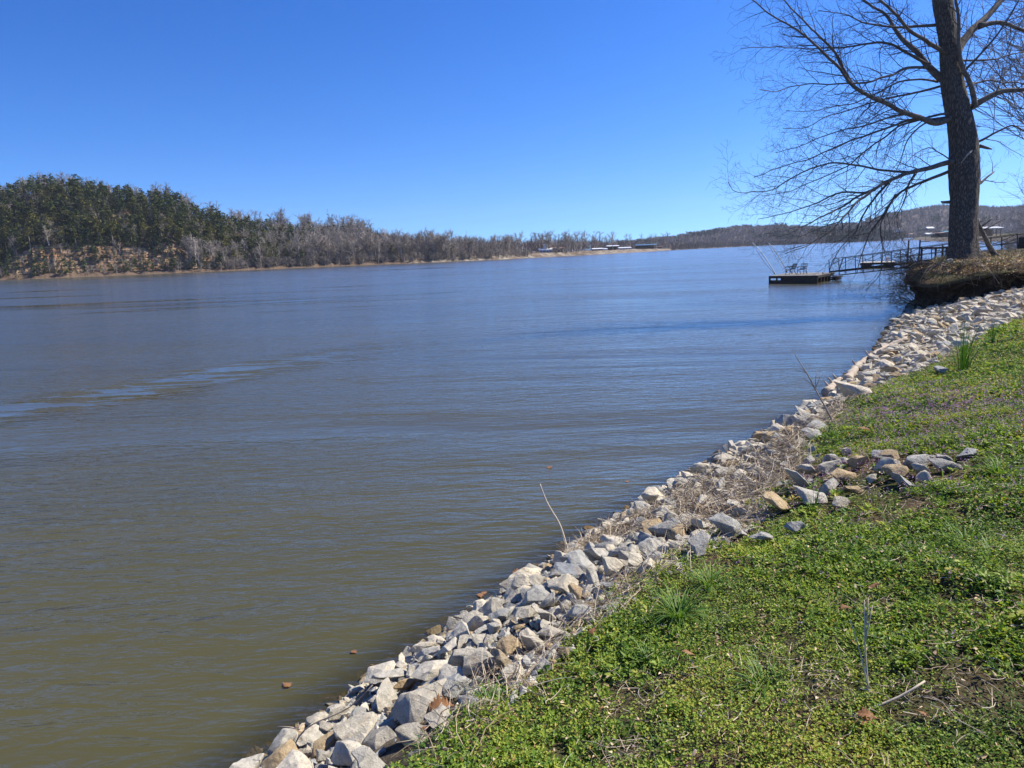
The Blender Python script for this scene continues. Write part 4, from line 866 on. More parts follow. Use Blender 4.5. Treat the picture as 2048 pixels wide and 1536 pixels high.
limbs = [  # points (zoomed tracing), base diam px, tip diam px, depth start/end, droop, label
 ([(1560, 800), (1500, 835), (1440, 850), (1300, 790), (1180, 750), (1080, 700), (960, 650), (880, 590), (800, 480), (740, 420), (640, 330), (540, 240), (430, 170), (300, 90), (180, 0), (100, -60)], 13, 2.0, 0, -2.5, -.03),
 ([(880, 590), (810, 470), (770, 390), (690, 290), (600, 200), (500, 110), (400, 0), (340, -90)], 7, 2.0, -1.0, -2.0, -.03),
 ([(1560, 580), (1480, 540), (1380, 440), (1250, 300), (1180, 210), (1110, 110), (1050, 60), (940, 0), (840, -80)], 18, 3, 0, 2.5, -.03),
 ([(1590, 400), (1450, 330), (1330, 250), (1230, 180), (1150, 90), (1060, 0), (980, -110)], 11, 4, 0, -2.0, -.03),
 ([(1520, 165), (1450, 170), (1320, 180), (1200, 200), (1080, 180), (940, 160), (860, 110), (760, 80), (640, 70)], 8, 1.5, 0, 2.0, -.03),
 ([(1400, 450), (1350, 420), (1200, 320), (1100, 285), (980, 300), (800, 320), (600, 330), (400, 325), (110, 320)], 7, 1.2, .6, -1.0, -.05),
 ([(1420, 470), (1360, 460), (1220, 470), (1100, 530), (940, 570), (760, 580), (600, 565), (440, 590), (330, 640), (230, 620)], 7, 1.2, .3, -2.5, -.05),
 ([(1600, 1090), (1530, 1115), (1400, 1150), (1250, 1180), (1120, 1240), (1000, 1310), (900, 1380), (820, 1480), (700, 1600), (560, 1690), (420, 1730)], 12.5, 1.3, 0, -2.0, -.07),
 ([(1590, 1150), (1500, 1190), (1420, 1220), (1300, 1260), (1200, 1310), (1130, 1380), (1080, 1480), (980, 1620), (930, 1760), (900, 1880)], 8, 1.6, 0, 1.5, -.10),
 ([(1560, 800), (1400, 820), (1250, 830), (1050, 900), (900, 950), (720, 1020), (600, 1090), (400, 1140), (200, 1210)], 7, 1.3, .3, -1.5, -.06),
 ([(1540, 570), (1400, 615), (1300, 640), (1100, 680), (900, 740), (700, 790), (560, 880), (400, 880)], 6, 1.2, .3, 3.0, -.06),
 ([(1250, 1180), (1080, 1170), (900, 1130), (700, 1110), (500, 1200), (330, 1300), (200, 1310), (60, 1330), (20, 1250)], 5.5, 1.2, -.4, -1.5, -.03),
 ([(1030, 1300), (950, 1325), (800, 1310), (600, 1400), (400, 1470), (230, 1500)], 5, 1.2, -.8, 1.0, -.04),
 ([(1400, 830), (1360, 845), (1270, 920), (1220, 1030), (1180, 1150), (1120, 1240)], 4, 1.2, 0, 1., -.06),
 ([(1540, 775), (1480, 780), (1200, 860), (1000, 1000), (850, 1130), (650, 1220), (420, 1320), (260, 1340)], 5.5, 1.2, 0, .8, -.05),
 ([(1100, 1250), (940, 1335), (800, 1420), (640, 1500), (500, 1580), (360, 1640), (300, 1600)], 6, 1.2, -.5, -2.0, -.05),
 ([(1120, 1250), (1020, 1360), (940, 1480), (900, 1600), (780, 1690), (740, 1810)], 5.5, 1.3, -.3, -.6, -.09),
 ([(1170, 1330), (1110, 1440), (1060, 1560), (1090, 1720), (1060, 1900), (960, 1990)], 4.5, 1.1, .5, 1.2, -.10),
 ([(1300, 1190), (1240, 1290), (1230, 1380), (1160, 1480), (1190, 1600), (1250, 1700)], 4, 1.1, 0, 2.2, -.10),
 ([(1550, 1100), (1480, 1050), (1400, 1000), (1300, 1050), (1230, 1130)], 3, 1.1, 0, -1.2, -.06),
 ([(1460, 560), (1340, 540), (1180, 560), (1040, 640), (900, 700), (740, 730), (600, 760), (420, 760)], 5, 1.1, .6, 1.8, -.05),
 ([(1250, 780), (1130, 800), (1000, 850), (830, 880), (680, 930), (520, 1000), (340, 1050)], 4.5, 1.1, -.5, -1.5, -.05),
 ([(1640, 760), (1700, 730), (1800, 660), (1950, 610), (2048, 620), (2200, 560), (2400, 560)], 16, 4, 0, -1.0, -.02),
 ([(1710, 740), (1715, 690), (1690, 600), (1620, 430), (1600, 300), (1610, 150), (1580, 0), (1590, -150)], 12, 5, -.4, -.8, 0),
 ([(1580, 380), (1610, 310), (1700, 200), (1800, 110), (1900, 0), (1980, -120), (2100, -220)], 20, 8, 0, 1.2, 0),
 ([(1740, 180), (1850, 150), (1950, 160), (2040, 210), (2200, 260)], 12, 4, .3, .2, -.03),
 ([(1600, 520), (1650, 470), (1750, 370), (1850, 270), (1930, 150), (2000, 20), (2060, -80)], 6, 2, -.3, -1.6, 0),
 ([(1600, 415), (1800, 410), (1950, 380), (2048, 360), (2200, 330)], 5, 2, .3, 1.6, -.02),
 ([(1680, 990), (1730, 980), (1850, 910), (1980, 840), (2040, 890), (2150, 930)], 6, 2, 0, -1, -.05),
 ([(1640, 600), (1690, 580), (1800, 540), (1900, 570), (2048, 570), (2150, 590)], 5, 2, 0, 1.5, -.03),
 ([(1690, 1240), (1720, 1290), (1780, 1220), (1850, 1170)], 8, 3, .2, .6, 0),
 ([(1500, -150), (1300, -220), (1000, -250), (700, -330), (400, -330)], 9, 2, 0, -2, -.03),
 ([(1490, -350), (1250, -520), (1000, -620), (700, -650)], 9, 2, 0, 2, -.03),
 ([(1480, -200), (1700, -400), (1950, -520), (2200, -560)], 10, 2, 0, -2, -.03),
 ([(1490, -600), (1350, -900), (1150, -1100), (900, -1250)], 9, 2, 0, -2, 0),
 ([(1450, -800), (1650, -1050), (1850, -1250), (2000, -1500)], 8, 2, 0, 2, 0),
 ([(1500, -100), (1560, -400), (1700, -700), (1800, -1000)], 8, 2, 0, -4, 0),
 ([(1500, -300), (1420, -600), (1200, -800), (1000, -1000)], 8, 2, 0, 5, 0)]
for li, (pts, d0, d1, k0, k1, droop) in enumerate(limbs):
    pp = smooth_pl(resample(pix_path(pts, k0, k1), .22), 2); pp = pp + np.column_stack([fbm(np.arange(len(pp)) * .3, np.full(len(pp), li * 3.), 1, k) - .47 for k in (1, 2, 3)]) * .16 * np.minimum(np.arange(len(pp)) / 6., 1)[:, None]
    r0, r1 = d0 / 2 / FPX * TT, d1 / 2 / FPX * TT
    r0 *= .9; rr = r1 + (r0 - r1) * (1 - np.linspace(0, 1, len(pp))) ** 1.35; rr[0] *= 1.25
    mb = MB(); mb.tube(pp - tb, rr, 10 if d0 > 8 else 7)
    lo = mb.build('limb', 'limb_bark', big_tree, smooth=True)
    paths, rds = [], []; off = min(pts[0][1], pts[-1][1]) < -150 and max(p_[1] for p_ in pts) < 0
    random.seed(100 + li)
    grow(pp, r0, r1, 3, paths, rds, .55 if off else (.8 if pts[-1][0] > 1640 else .98), droop)
    if paths:
        V1, F1 = tubes([p_ - tb for p_ in paths], rds, 3); npmesh('twigs', V1, F1, 'twig_bark', lo)
random.seed(55)
mb = MB(); mb.tube(np.array([T(*Z6(1600, 1385), TT), T(*Z6(1540, 1384), TT), T(*Z6(1490, 1386), TT), T(*Z6(1478, 1380), TT)]) - tb, [.10, .07, .055, .02], 8); mb.build('broken_stub', 'limb_bark', big_tree, smooth=True)
mb = MB(); mb.tube(np.array([T(*Z6(1700, 1030), TT), T(*Z6(1750, 1000), TT - .2), T(*Z6(1800, 1015), TT - .3), T(*Z6(1830, 1022), TT - .3)]) - tb, [.10, .08, .055, .02], 8); mb.build('broken_stub', 'limb_bark', big_tree, smooth=True)
mb = MB(); mb.tube(np.array([T(*Z6(1700, 1020), TT - .5), T(*Z6(1660, 1060), TT - .6), T(*Z6(1618, 1115), TT - .7)]) - tb, [.05, .035, .015], 8); mb.build('broken_stub', 'driftwood', big_tree, smooth=True)
# suckers round the trunk
paths, rds = [], []
for i in range(60):
    k = random.choice([random.uniform(.2, 1.5), random.uniform(5, 10.5)]); j = int(np.argmin(abs(cs - k))); a_ = random.uniform(0, 6.28); p = tps[j] + tr_[j] * .95 * (math.cos(a_) * uu[j] + math.sin(a_) * ww[j])
    d = (p - tps[j]); d[2] += random.uniform(-.1, .4); twiggy(p, d, random.uniform(.4, 1.1), .006, 2, paths, rds, .22, -.03)
V1, F1 = tubes([p_ - tb for p_ in paths], rds, 3); npmesh('trunk_shoots', V1, F1, 'twig_bark', big_tree)
# fallen dead limb leaning behind the trunk
def poly_t(pix, t_, r0, r1, mb, n=8):
    pp = smooth_pl(resample(np.array([T(x, y, t_) for x, y in pix]), .15), 3); mb.tube(pp, np.linspace(r0, r1, len(pp)), n)
mb = MB(); poly_t([(1990, 511), (1976, 489), (1970, 474), (1963, 460), (1955, 443), (1949, 424)], 32.5, .13, .05, mb)
poly_t([(1964, 461), (1957, 457), (1950, 459)], 32.5, .05, .02, mb); poly_t([(1963, 453), (1974, 445), (1985, 436)], 32.5, .05, .03, mb)
poly_t([(1966, 461), (1976, 455), (1992, 448), (2003, 439), (2014, 437)], 32.6, .04, .012, mb); poly_t([(1960, 445), (1968, 436), (1974, 437)], 32.5, .025, .01, mb); poly_t([(1990, 509), (1985, 512), (1996, 512)], 32.5, .12, .1, mb)
tag(mb.build('dead_limb', 'limb_bark', smooth=True), 'broken dead limb propped on the bank behind the big trunk', 'fallen limb')

# ------------------------------------------------------------------ dock, gangway, chairs, rods
def vec(*a): return np.array(a, float)
A0 = P(1537.5, 567.5, 0)[:2]; B0 = A0 + (P(1628, 567.2, 0)[:2] - A0) / np.linalg.norm(P(1628, 567.2, 0)[:2] - A0) * 3.75
fx = (B0 - A0) / np.linalg.norm(B0 - A0); fy = vec(-fx[1], fx[0]); DZ = .64; DL = 5.6
def dk(a, b, z): return vec(*(A0 + fx * a + fy * b), z)
AX = (vec(*fx, 0), vec(*fy, 0), vec(0, 0, 1)); WD = np.linalg.norm(B0 - A0)
dock = empty('floating_dock', tuple(dk(WD / 2, DL / 2, 0)), 'nearer floating dock of dark timber with two chairs on it', 'dock'); db = np.array(dock.location)
mb = MB()
for k in range(28): mb.box(dk(WD / 2, .1 + k * (DL - .2) / 27, DZ - .02) - db, (WD, .185, .035), AX)
mb.build('deck', 'deck_board', dock)
mb = MB()
mb.box(dk(WD / 2, .03, DZ - .12) - db, (WD + .04, .06, .17), AX)
mb.box(dk(WD / 2 + .45, .04, DZ - .31) - db, (WD - .95, .07, .22), AX); mb.box(dk(.06, .04, .3) - db, (.14, .08, .5), AX); mb.box(dk(.62, .04, .33) - db, (.12, .08, .2), AX); mb.box(dk(WD / 2, .035, .13) - db, (WD, .07, .30), AX)
mb.box(dk(WD - .02, DL / 2, DZ - .12) - db, (.06, DL, .17), AX); mb.box(dk(.02, DL / 2, DZ - .12) - db, (.06, DL, .17), AX); mb.box(dk(WD / 2, DL - .02, DZ - .12) - db, (WD, .06, .17), AX)
for k in range(6): mb.box(dk(WD - .03, .1 + k * DL / 5.4, .3) - db, (.08, .12, .5), AX)
mb.build('frame', 'dark_timber', dock)
for (a, b, l) in [(WD / 2 + .4, .55, WD - 1.3), (WD / 2, 3.0, WD - .4), (WD / 2, 5.0, WD - .4)]:
    mb = MB(); mb.tube([dk(a - l / 2, b, .1) - db, dk(a + l / 2, b, .1) - db], .27, 14); mb.build('float', 'dark_timber', dock)
mb = MB(); mb.box(dk(WD + .35, DL - 1.0, .28) - db, (.6, 2.3, .10), AX); mb.box(dk(WD + .35, DL - 1.0, .12) - db, (.5, 2.0, .12), AX); mb.build('side_step', 'dark_timber', dock)
for a, b in [(.5, 4.8), (WD - .1, 4.2), (WD - .1, 2.0), (1.5, 5.4)]:
    mb = MB(); mb.tube([dk(a, b, DZ) - db, dk(a, b, DZ + .16) - db], .03, 8); mb.build('cleat_post', 'black_iron', dock)

def chair(x, y, z, rz, lb):
    root = empty('iron_chair', (x, y, z), lb, 'chair', 'chairs on the dock', rz)     # faces +x
    mb = MB()
    for k in range(6): mb.box((-.22 + k * .088, 0, .41 - .004 * k), (.06, .50, .02))
    mb.build('seat', 'black_iron', root)
    mb = MB(); a = vec(-.26, 0, .42); b = vec(-.46, 0, .86)
    for yv in (-.25, .25): mb.bar(a + vec(0, yv, 0), b + vec(0, yv, 0), .03)
    for k in (0.05, .45, .97): mb.bar(a + (b - a) * k + vec(0, -.25, 0), a + (b - a) * k + vec(0, .25, 0), .03, .035)
    for yv in (-.15, -.05, .05, .15): mb.bar(a + vec(0, yv, 0), b + vec(0, yv, 0), .018, .03)
    for yv in (-.12, .12): mb.bar(a + (b - a) * .1 + vec(0, yv, 0), a + (b - a) * .9 + vec(0, -yv, 0), .018)
    mb.build('backrest', 'black_iron', root)
    for yv in (-.27, .27):
        mb = MB()
        mb.tube([vec(.30, yv, 0), vec(.22, yv, .12), vec(.25, yv, .26), vec(.20, yv, .40), vec(.24, yv, .52), vec(.26, yv, .60)], .024, 7); mb.tube([vec(-.40, yv, 0), vec(-.30, yv, .10), vec(-.20, yv, .26), vec(-.26, yv, .42)], .024, 7)
        mb.tube([vec(.20, yv, .24), vec(0, yv, .32), vec(-.20, yv, .24)], .016, 6)
        mb.build('leg_frame', 'black_iron', root)
        mb = MB(); mb.tube([vec(-.38, yv, .66), vec(-.1, yv, .64), vec(.2, yv, .63), vec(.32, yv, .60), vec(.33, yv, .54)], .026, 7); mb.tube([vec(-.05, yv, .62), vec(.02, yv, .54), vec(.12, yv, .60)], .014, 6); mb.build('armrest', 'black_iron', root)
    return root
c1 = P(1580.5, 548.5, DZ); c2 = P(1603.5, 548.5, DZ)
chair(c1[0], c1[1], DZ, math.pi + .25, 'left black iron armchair on the dock, seen side on'); chair(c2[0], c2[1], DZ, math.pi + .75, 'right black iron armchair on the dock, turned slightly to the water')
def rod(px0, py0, px1, py1, lb, t1):
    a = P(px0, py0, DZ); b = T(px1, py1, t1); root = empty('fishing_rod', tuple(a), lb, 'fishing rod', 'white rods leaning out from the dock')
    mb = MB(); n_ = 10; pp = np.array([(b - a) * s_ + vec(0, 0, .18 * math.sin(s_ * 3.14)) for s_ in np.linspace(0, 1, n_)]); mb.tube(pp, np.linspace(.042, .03, n_), 7); mb.build('pole', 'white_pole', root)
    mb = MB(); mb.tube(np.array([(b - a) * s_ + vec(-.0, 0, -.26 * math.sin(s_ * 3.14)) for s_ in np.linspace(0, 1, n_)]), .02, 5); mb.build('line', 'white_pole', root)
    mb = MB(); mb.tube([vec(0, 0, 0), (b - a) * .06], .034, 8); mb.tube([(b - a) * .05 + vec(0, -.05, -.05), (b - a) * .05 + vec(0, .05, -.05)], .045, 8); mb.build('handle', 'black_iron', root)
rod(1551, 549, 1505, 485, 'left white rod leaning from the dock corner over the river', 58.5); rod(1575, 545, 1537, 485.5, 'right white rod rising behind the left chair', 60.5)

# gangway
GA = dk(WD + .1, DL - .6, DZ + .12); GB = vec(*T(2046, 498, 45.))
gw = empty('gangway', tuple(GA), 'rusty steel truss gangway climbing from the dock to the bank', 'gangway'); ga = GA.copy()
gd_ = GB - GA; gl_ = np.linalg.norm(gd_); gu = gd_ / gl_; gs = np.cross(gu, [0, 0, 1]); gs /= np.linalg.norm(gs); gn = np.cross(gs, gu)
if gs[1] < 0 and gs[0] < 0: gs = gs
def gp(s_, w_, h_): return gu * s_ * gl_ + gs * w_ + gn * h_
mb = MB()
for k in range(70): s_ = (k + .5) / 70; mb.box(gp(s_, 0, 0), (gl_ / 70 * .9, 1.0, .04), (gu, gs, gn))
mb.bar(gp(0, -.5, -.05), gp(1, -.5, -.05), .06, .13); mb.bar(gp(0, .5, -.05), gp(1, .5, -.05), .06, .13)
mb.build('walkway', 'dark_timber', gw)
for w_ in (-.55, .55):
    mb = MB(); mb.bar(gp(0.03, w_, .98), gp(1.0, w_, .98), .042); mb.bar(gp(0.36, w_, .46), gp(1., w_, .46), .035); mb.bar(gp(0.0, w_, -.38), gp(1., w_, -.38), .04)
    mb.bar(gp(0.0, w_, 0.02), gp(.03, w_, .98), .05); mb.build('railing', 'rusty_steel', gw)
    n_ = 9
    for k in range(n_ + 1):
        s_ = k / n_; mb = MB(); mb.bar(gp(s_, w_, -.38), gp(s_, w_, .98), .048); mb.build('post', 'rusty_steel', gw)
        if k < n_:
            mb = MB(); a_, b_ = (s_, s_ + 1 / n_); mb.bar(gp(a_, w_, .95), gp(b_, w_, .46), .03) if k % 2 else mb.bar(gp(a_, w_, .46), gp(b_, w_, .95), .03)
            mb.build('brace', 'rusty_steel', gw)
mb = MB()
for w_ in (-.6, .6): c = gp(.48, w_, -.5); mb.tube([c + vec(0, 0, 2.1), c + vec(0, 0, -4)], .055, 8)
mb.build('support_pile', 'rusty_steel', gw)
mb = MB(); c = GB - ga; mb.box(c + vec(.1, .2, -.1), (.35, .35, 1.7)); mb.build('landing_post', 'dark_timber', gw)

# second dock farther out
def float_dock(pxl, pxr, pyw, hgt, dep, lb, z_extra=0, gap=True):
    a = P(pxl, pyw, 0); m_ = P((pxl + pxr) / 2, pyw, 0); y_ = vec(m_[0], m_[1], 0); y_ /= np.linalg.norm(y_); x_ = vec(y_[1], -y_[0], 0); W = (pxr - pxl) / FPX * proj(a)[2][0] * y_[1]; b = a + x_ * W
    r = empty('floating_dock', tuple((a + b) / 2), lb, 'dock'); c = np.array(r.location); Q = (x_, y_, vec(0, 0, 1)); q_ = lambda u, v_, z: a + x_ * u + y_ * v_ + vec(0, 0, z) - c
    mb = MB()
    for k in range(16): mb.box(q_(W / 2, (k + .5) * dep / 16, hgt - .02), (W, dep / 16 * .93, .04), Q)
    mb.build('deck', 'pale_deck', r)
    mb = MB(); mb.box(q_(W / 2, .02, hgt - .14), (W + .05, .08, .20), Q); mb.box(q_(W / 2, dep - .02, hgt - .14), (W, .08, .20), Q); mb.box(q_(W, dep / 2, hgt - .14), (.08, dep, .2), Q); mb.box(q_(0, dep / 2, hgt - .14), (.08, dep, .2), Q); mb.build('frame', 'dark_timber', r)
    for u0, u1 in ((0.02, .33), (.67, .98)) if gap else ((.02, .98),):
        mb = MB(); mb.box(q_((u0 + u1) / 2 * W, dep / 2, .16), (W * (u1 - u0), dep, hgt - .2 + .1), Q); mb.build('float', 'dark_timber', r)
    mb = MB(); mb.box(q_(W / 2, .08, .05), (W, .1, .12), Q); mb.build('beam', 'dark_timber', r)
    return r, q_, W
r, q_, W = float_dock(1720.5, 1789, 537.3, .66, 4.4, 'farther floating dock with pale deck, seen through the gangway')
mb = MB()
for k in range(2): mb.box(q_(W * .78, 2.2 + k * .6, .95), (.5, .08, .5), None)
mb.box(q_(W * .78, 2.5, .82), (.5, .5, .05)); mb.build('white_seat', 'white_plastic', r)
# timber pier seen behind the trunk
pr = empty('timber_pier', tuple(T(1890, 520, 70)), 'small dark timber pier with posts just left of the big trunk', 'pier'); pb = np.array(pr.location)
tl = T(1872, 497, 70) - pb; tr2 = T(1915, 493.5, 70) - pb; x_ = (tr2 - tl) / np.linalg.norm(tr2 - tl); x_[2] = 0; L = np.linalg.norm(tr2 - tl)
mb = MB(); mb.box((tl + tr2) / 2 + vec(0, 1.2, .0), (L + .4, 2.6, .18)); mb.build('deck', 'dark_timber', pr)
for u, v_ in ((0, 0), (.5, 0), (1, 0), (0, 2.4), (1, 2.4)):
    mb = MB(); c = tl + (tr2 - tl) * u + vec(0, v_, 0); mb.tube([c + vec(0, 0, .1), c + vec(0, 0, -4.4)], .09, 8); mb.build('pile', 'dark_timber', pr)
# tiny float and a mooring far out
r, q_, W = float_dock(1841, 1861, 484.0, .55, 3.5, 'tiny low swimming float far out on the river', gap=False); mb = MB(); mb.tube([q_(W / 2, 1, .5), q_(W / 2, 1, 3.2)], .12, 6); mb.build('post', 'dark_timber', r)

# ------------------------------------------------------------------ far shore
def hor(x): return 543 - .0375 * x
def at_t(x, t_): d = ray(x, hor(x)); return d[0] * t_, d[1] * t_
SHX = [-420, -200, 0, 150, 300, 470, 640, 800, 900, 1000, 1100, 1150, 1200, 1250, 1300, 1345, 1400, 1500, 1640, 1700, 1813, 1835]
SHT = [250, 262, 277, 281, 292, 300, 318, 335, 345, 355, 405, 440, 455, 498, 538, 650, 720, 880, 915, 955, 985, 1000]
HL = ([-420, -200, 0, 150, 300, 450, 600, 700, 800, 900, 1400, 1610, 1650, 1700, 1760, 1790, 1813, 1835], [26, 28, 28, 30, 26, 20, 14, 11, 7, 2, 0, 0, 8, 12, 15, 6, 1, 0])
def far_at(xp, d):
    xp = np.asarray(xp, float); d = np.asarray(d, float); t_ = np.interp(xp, SHX, SHT); u = (xp - 1024) / FPX
    x0 = u * t_; y0 = t_ * .984
    k = sm(1300, 1420, xp); kl = 1 - sm(700, 1000, xp); ix = (-.45 * (1 - kl) + u * .93 * kl) * (1 - k) + .05 * k; iy = (.89 * (1 - kl) + .96 * kl) * (1 - k) + 1.0 * k
    jag = (fbm(xp * .06, d * 0 + 3, 1, 61) - .47) * 9 * sm(200, 900, xp) + (fbm(xp * .05, d * 0, 1, 62) - .47) * 8
    dd = d + 0 * jag
    x = x0 + ix * (dd - jag * .5); y = y0 + iy * (dd - jag * .5)
    H = np.interp(xp, *HL); w_ = np.where(xp > 1500, 70., 100.)
    bl = (1 - sm(360, 520, xp)) * np.clip(.12 + 1.4 * fbm(xp * .016, 0 * d, 1, 63), 0, 1.15)                                     # sandstone bluff at the left
    led = 0
    for j in range(7):
        o_ = 6.5 + j * 1.5 + (fbm(xp * .03, 0 * d, 1, 70) - .47) * 5 + (fbm(xp * .12 + j * 3.1, 0 * d, 1, 70 + j) - .47) * 1.6
        led = led + 1.55 * sm(o_, o_ + .35, d)
    bank = (1.7 + .5 * sm(300, 800, xp)) * (1 - .6 * sm(1290, 1380, xp))
    foot = bank * sm(0, 7 - 3 * bl, d) * (1 + .35 * (fbm(xp * .08, d * .3, 1, 80) - .47))
    z = foot + led * bl * .95 + H * sm(8, w_, d) ** .8 * (1 - .2 * bl * (1 - sm(20, 60, d))) + (fbm(x, y, .12, 82) - .47) * 1.6 * sm(6, 25, d) * np.clip(H / 20, .15, 1)
    return x, y, np.where(d < 0, d * .3, z)
xg = np.concatenate([np.linspace(-420, 0, 60), np.linspace(3, 660, 330), np.linspace(664, 1835, 360)]); dg = np.concatenate([[-6, -2, -.5], np.arange(0, 20, .45), np.geomspace(21, 240, 26)])
XP, DD = np.meshgrid(xg, dg); fx_, fy_, fz_ = far_at(XP, DD); ny, nx = XP.shape; idx = np.arange(nx * ny).reshape(ny, nx)
q = np.stack([idx[:-1, :-1], idx[:-1, 1:], idx[1:, 1:], idx[1:, :-1]], -1).reshape(-1, 4)
mi_ = ((XP[:-1, :-1] > 830) & (DD[:-1, :-1] < 9)).astype(int) + 2 * ((XP[:-1, :-1] > 1785) & (DD[:-1, :-1] > 3)).astype(int)
fs_ = npmesh('hillside', np.stack([fx_, fy_, fz_], -1).reshape(-1, 3), q, ['hillside_soil', 'far_riprap', 'lawn'], mi=np.clip(mi_, 0, 2).ravel(), smooth=False); tag(fs_, kind='structure')
# distant hills
DH = ([1250, 1345, 1400, 1480, 1550, 1640, 1700, 1740, 1780, 1850, 1900, 1950, 2048, 2200, 2500], [6, 13, 19, 27, 25, 20, 24, 33, 41, 53, 48, 43, 46, 44, 40])
def dh_at(xp, t_):
    H = np.interp(xp, *DH); lump = (fbm(xp * .02, t_ * .004, 1, 90) - .47)
    z = 2 + H * (1 + .25 * lump) * sm(1010, 1330, t_) * (1 - .5 * sm(1400, 1800, t_)); u = (xp - 1024) / FPX
    return u * t_, t_ * .984, z
xg = np.linspace(1230, 2500, 150); tg_ = np.linspace(985, 1800, 40); XP, DD = np.meshgrid(xg, tg_); a_, b_, c_ = dh_at(XP, DD); ny, nx = XP.shape; idx = np.arange(nx * ny).reshape(ny, nx)
q = np.stack([idx[:-1, :-1], idx[:-1, 1:], idx[1:, 1:], idx[1:, :-1]], -1).reshape(-1, 4); o = npmesh('hills', np.stack([a_, b_, c_], -1).reshape(-1, 3), q, 'wooded_hill', smooth=True); tag(o, kind='structure')

# tree prototypes
def cedar_proto(seed, nclump, per):
    r = np.random.default_rng(seed); el = r.uniform(.55, 1.); V = []; base = []; conic = r.uniform(.2, .9)
    z = r.uniform(.10, 1.0, nclump) ** .9; prof_ = (1 - z) ** (.45 + .5 * conic) * (.6 + .4 * np.minimum(z / .3, 1)) ; rad_ = .26 * prof_ + .02
    a = r.uniform(0, 6.28, nclump); rr = np.sqrt(r.uniform(.1, 1, nclump)) * rad_ * r.uniform(.75, 1.25, nclump)
    cc = np.stack([rr * np.cos(a), rr * np.sin(a), z], -1); rp = np.repeat(np.arange(nclump), per); K = len(rp)
    p = cc[rp] + r.normal(0, 1, (K, 3)) * np.array([.035, .035, .022]); s_ = r.uniform(.018, .042, K) * (26 / nclump) ** .35 * (30 / per) ** .4
    yaw = r.uniform(0, 6.28, K); pit = r.uniform(-.5, 1.2, K); t1 = np.stack([np.cos(yaw), np.sin(yaw), 0 * yaw], -1); t2 = np.stack([-np.sin(yaw) * np.cos(pit), np.cos(yaw) * np.cos(pit), np.sin(pit)], -1)
    V = np.stack([p - t1 * s_[:, None] * .7, p + t1 * s_[:, None] * .7, p + t2 * s_[:, None] * 1.3], 1).reshape(-1, 3); F = np.arange(K * 3).reshape(-1, 3)
    tint = np.clip(np.repeat(r.uniform(0, 1, nclump), per) * .5 + r.uniform(0, .5, K), 0, 1)
    # trunk
    tv, tf = tubes([np.array([(0, 0, -.05), (.005, 0, .3), (0, .004, .85)])], [np.array([.018, .013, .004])], 5)
    return V, F, tint, tv, tf
def bare_proto(seed, n1, n2, n3, rmin=.0028, spread=.9, rs=1.):
    random.seed(seed); paths, rds = [], []; lean = random.gauss(0, .05); h = .62
    tr0 = np.array([(lean * s_ * 1.0 + random.gauss(0, .012), random.gauss(0, .012), -.04 + s_ * .85) for s_ in np.linspace(0, 1, 7)]); paths.append(tr0); rds.append(np.linspace(.026, .009, 7) * rs)
    for i in range(n1):
        s_ = random.uniform(.22, .98); k = s_ * 6; j = min(int(k), 5); p = tr0[j] + (tr0[j + 1] - tr0[j]) * (k - j); a = random.uniform(0, 6.28); el = random.uniform(.5, 1.25); L = random.uniform(.18, .38) * (1.2 - .55 * s_) * spread
        d = np.array([math.cos(a) * math.cos(el), math.sin(a) * math.cos(el), math.sin(el)]); pts = [p]
        for q_ in range(5): d = d + np.array([random.gauss(0, .12), random.gauss(0, .12), random.gauss(.08, .1)]); d /= np.linalg.norm(d); pts.append(pts[-1] + d * L / 5)
        pts = np.array(pts); paths.append(pts); rds.append(np.linspace(.008, .003, 6) * rs)
        for j2 in range(n2):
            k = random.uniform(1, 5); i2 = min(int(k), 4); p2 = pts[i2] + (pts[i2 + 1] - pts[i2]) * (k - i2); d2 = d + np.array([random.gauss(0, .6), random.gauss(0, .6), random.gauss(.15, .45)]); d2 /= np.linalg.norm(d2); L2 = L * random.uniform(.3, .6)
            e = np.array([p2, p2 + d2 * L2 * .5 + np.array([random.gauss(0, .006)] * 3), p2 + d2 * L2]); paths.append(e); rds.append(np.array([.0042 * rs, .0033 * rs, rmin * rs]))
            for j3 in range(n3):
                p3 = e[1] + (e[2] - e[1]) * random.random(); d3 = d2 + np.array([random.gauss(0, .7), random.gauss(0, .7), random.gauss(.1, .5)]); paths.append(np.array([p3, p3 + d3 * L2 * .5])); rds.append(np.array([.003 * rs, rmin * .7 * rs]))
    V, F = tubes(paths, rds, 3); tint = []
    by = {}
    for p_ in paths: by.setdefault(len(p_), 0); by[len(p_)] += 1
    for m, c in by.items(): tint.append(np.repeat(np.random.default_rng(seed).uniform(0, 1, c), (m - 1) * 3))
    return V, F, np.concatenate(tint)
ced = [cedar_proto(i, 30 + 4 * (i % 3), 26) for i in range(10)]; cedlo = [cedar_proto(20 + i, 16, 12) for i in range(5)]
bar = [bare_proto(i + 40, 15, 6, 3) for i in range(9)]; barlo = [bare_proto(i + 60, 10, 5, 2, .004) for i in range(5)]
random.seed(99)
cedm = []
for (v_, f_, t_, tv, tf) in ced:
    cedm.append(npmesh('cedar_tree', np.concatenate([v_, tv]), [f_, tf + len(v_)], ['cedar_foliage', 'grey_bark_far'], tint=np.concatenate([t_, np.full(len(tf), .5)]), mi=np.concatenate([np.zeros(len(f_)), np.ones(len(tf))]), link=False))
barm = [npmesh('bare_tree', v_, f_, 'grey_bark_far', tint=t_, link=False) for v_, f_, t_ in bar]
HB = [(1079, 1127), (1183, 1318)]        # clearings round the houses
trees = []                               # kind, x,y,z,h,xp,d
def add_tree(kind, xp, d, h): x, y, z = far_at(xp, d); trees.append((kind, float(x), float(y), float(z) - .3, h, xp, d))
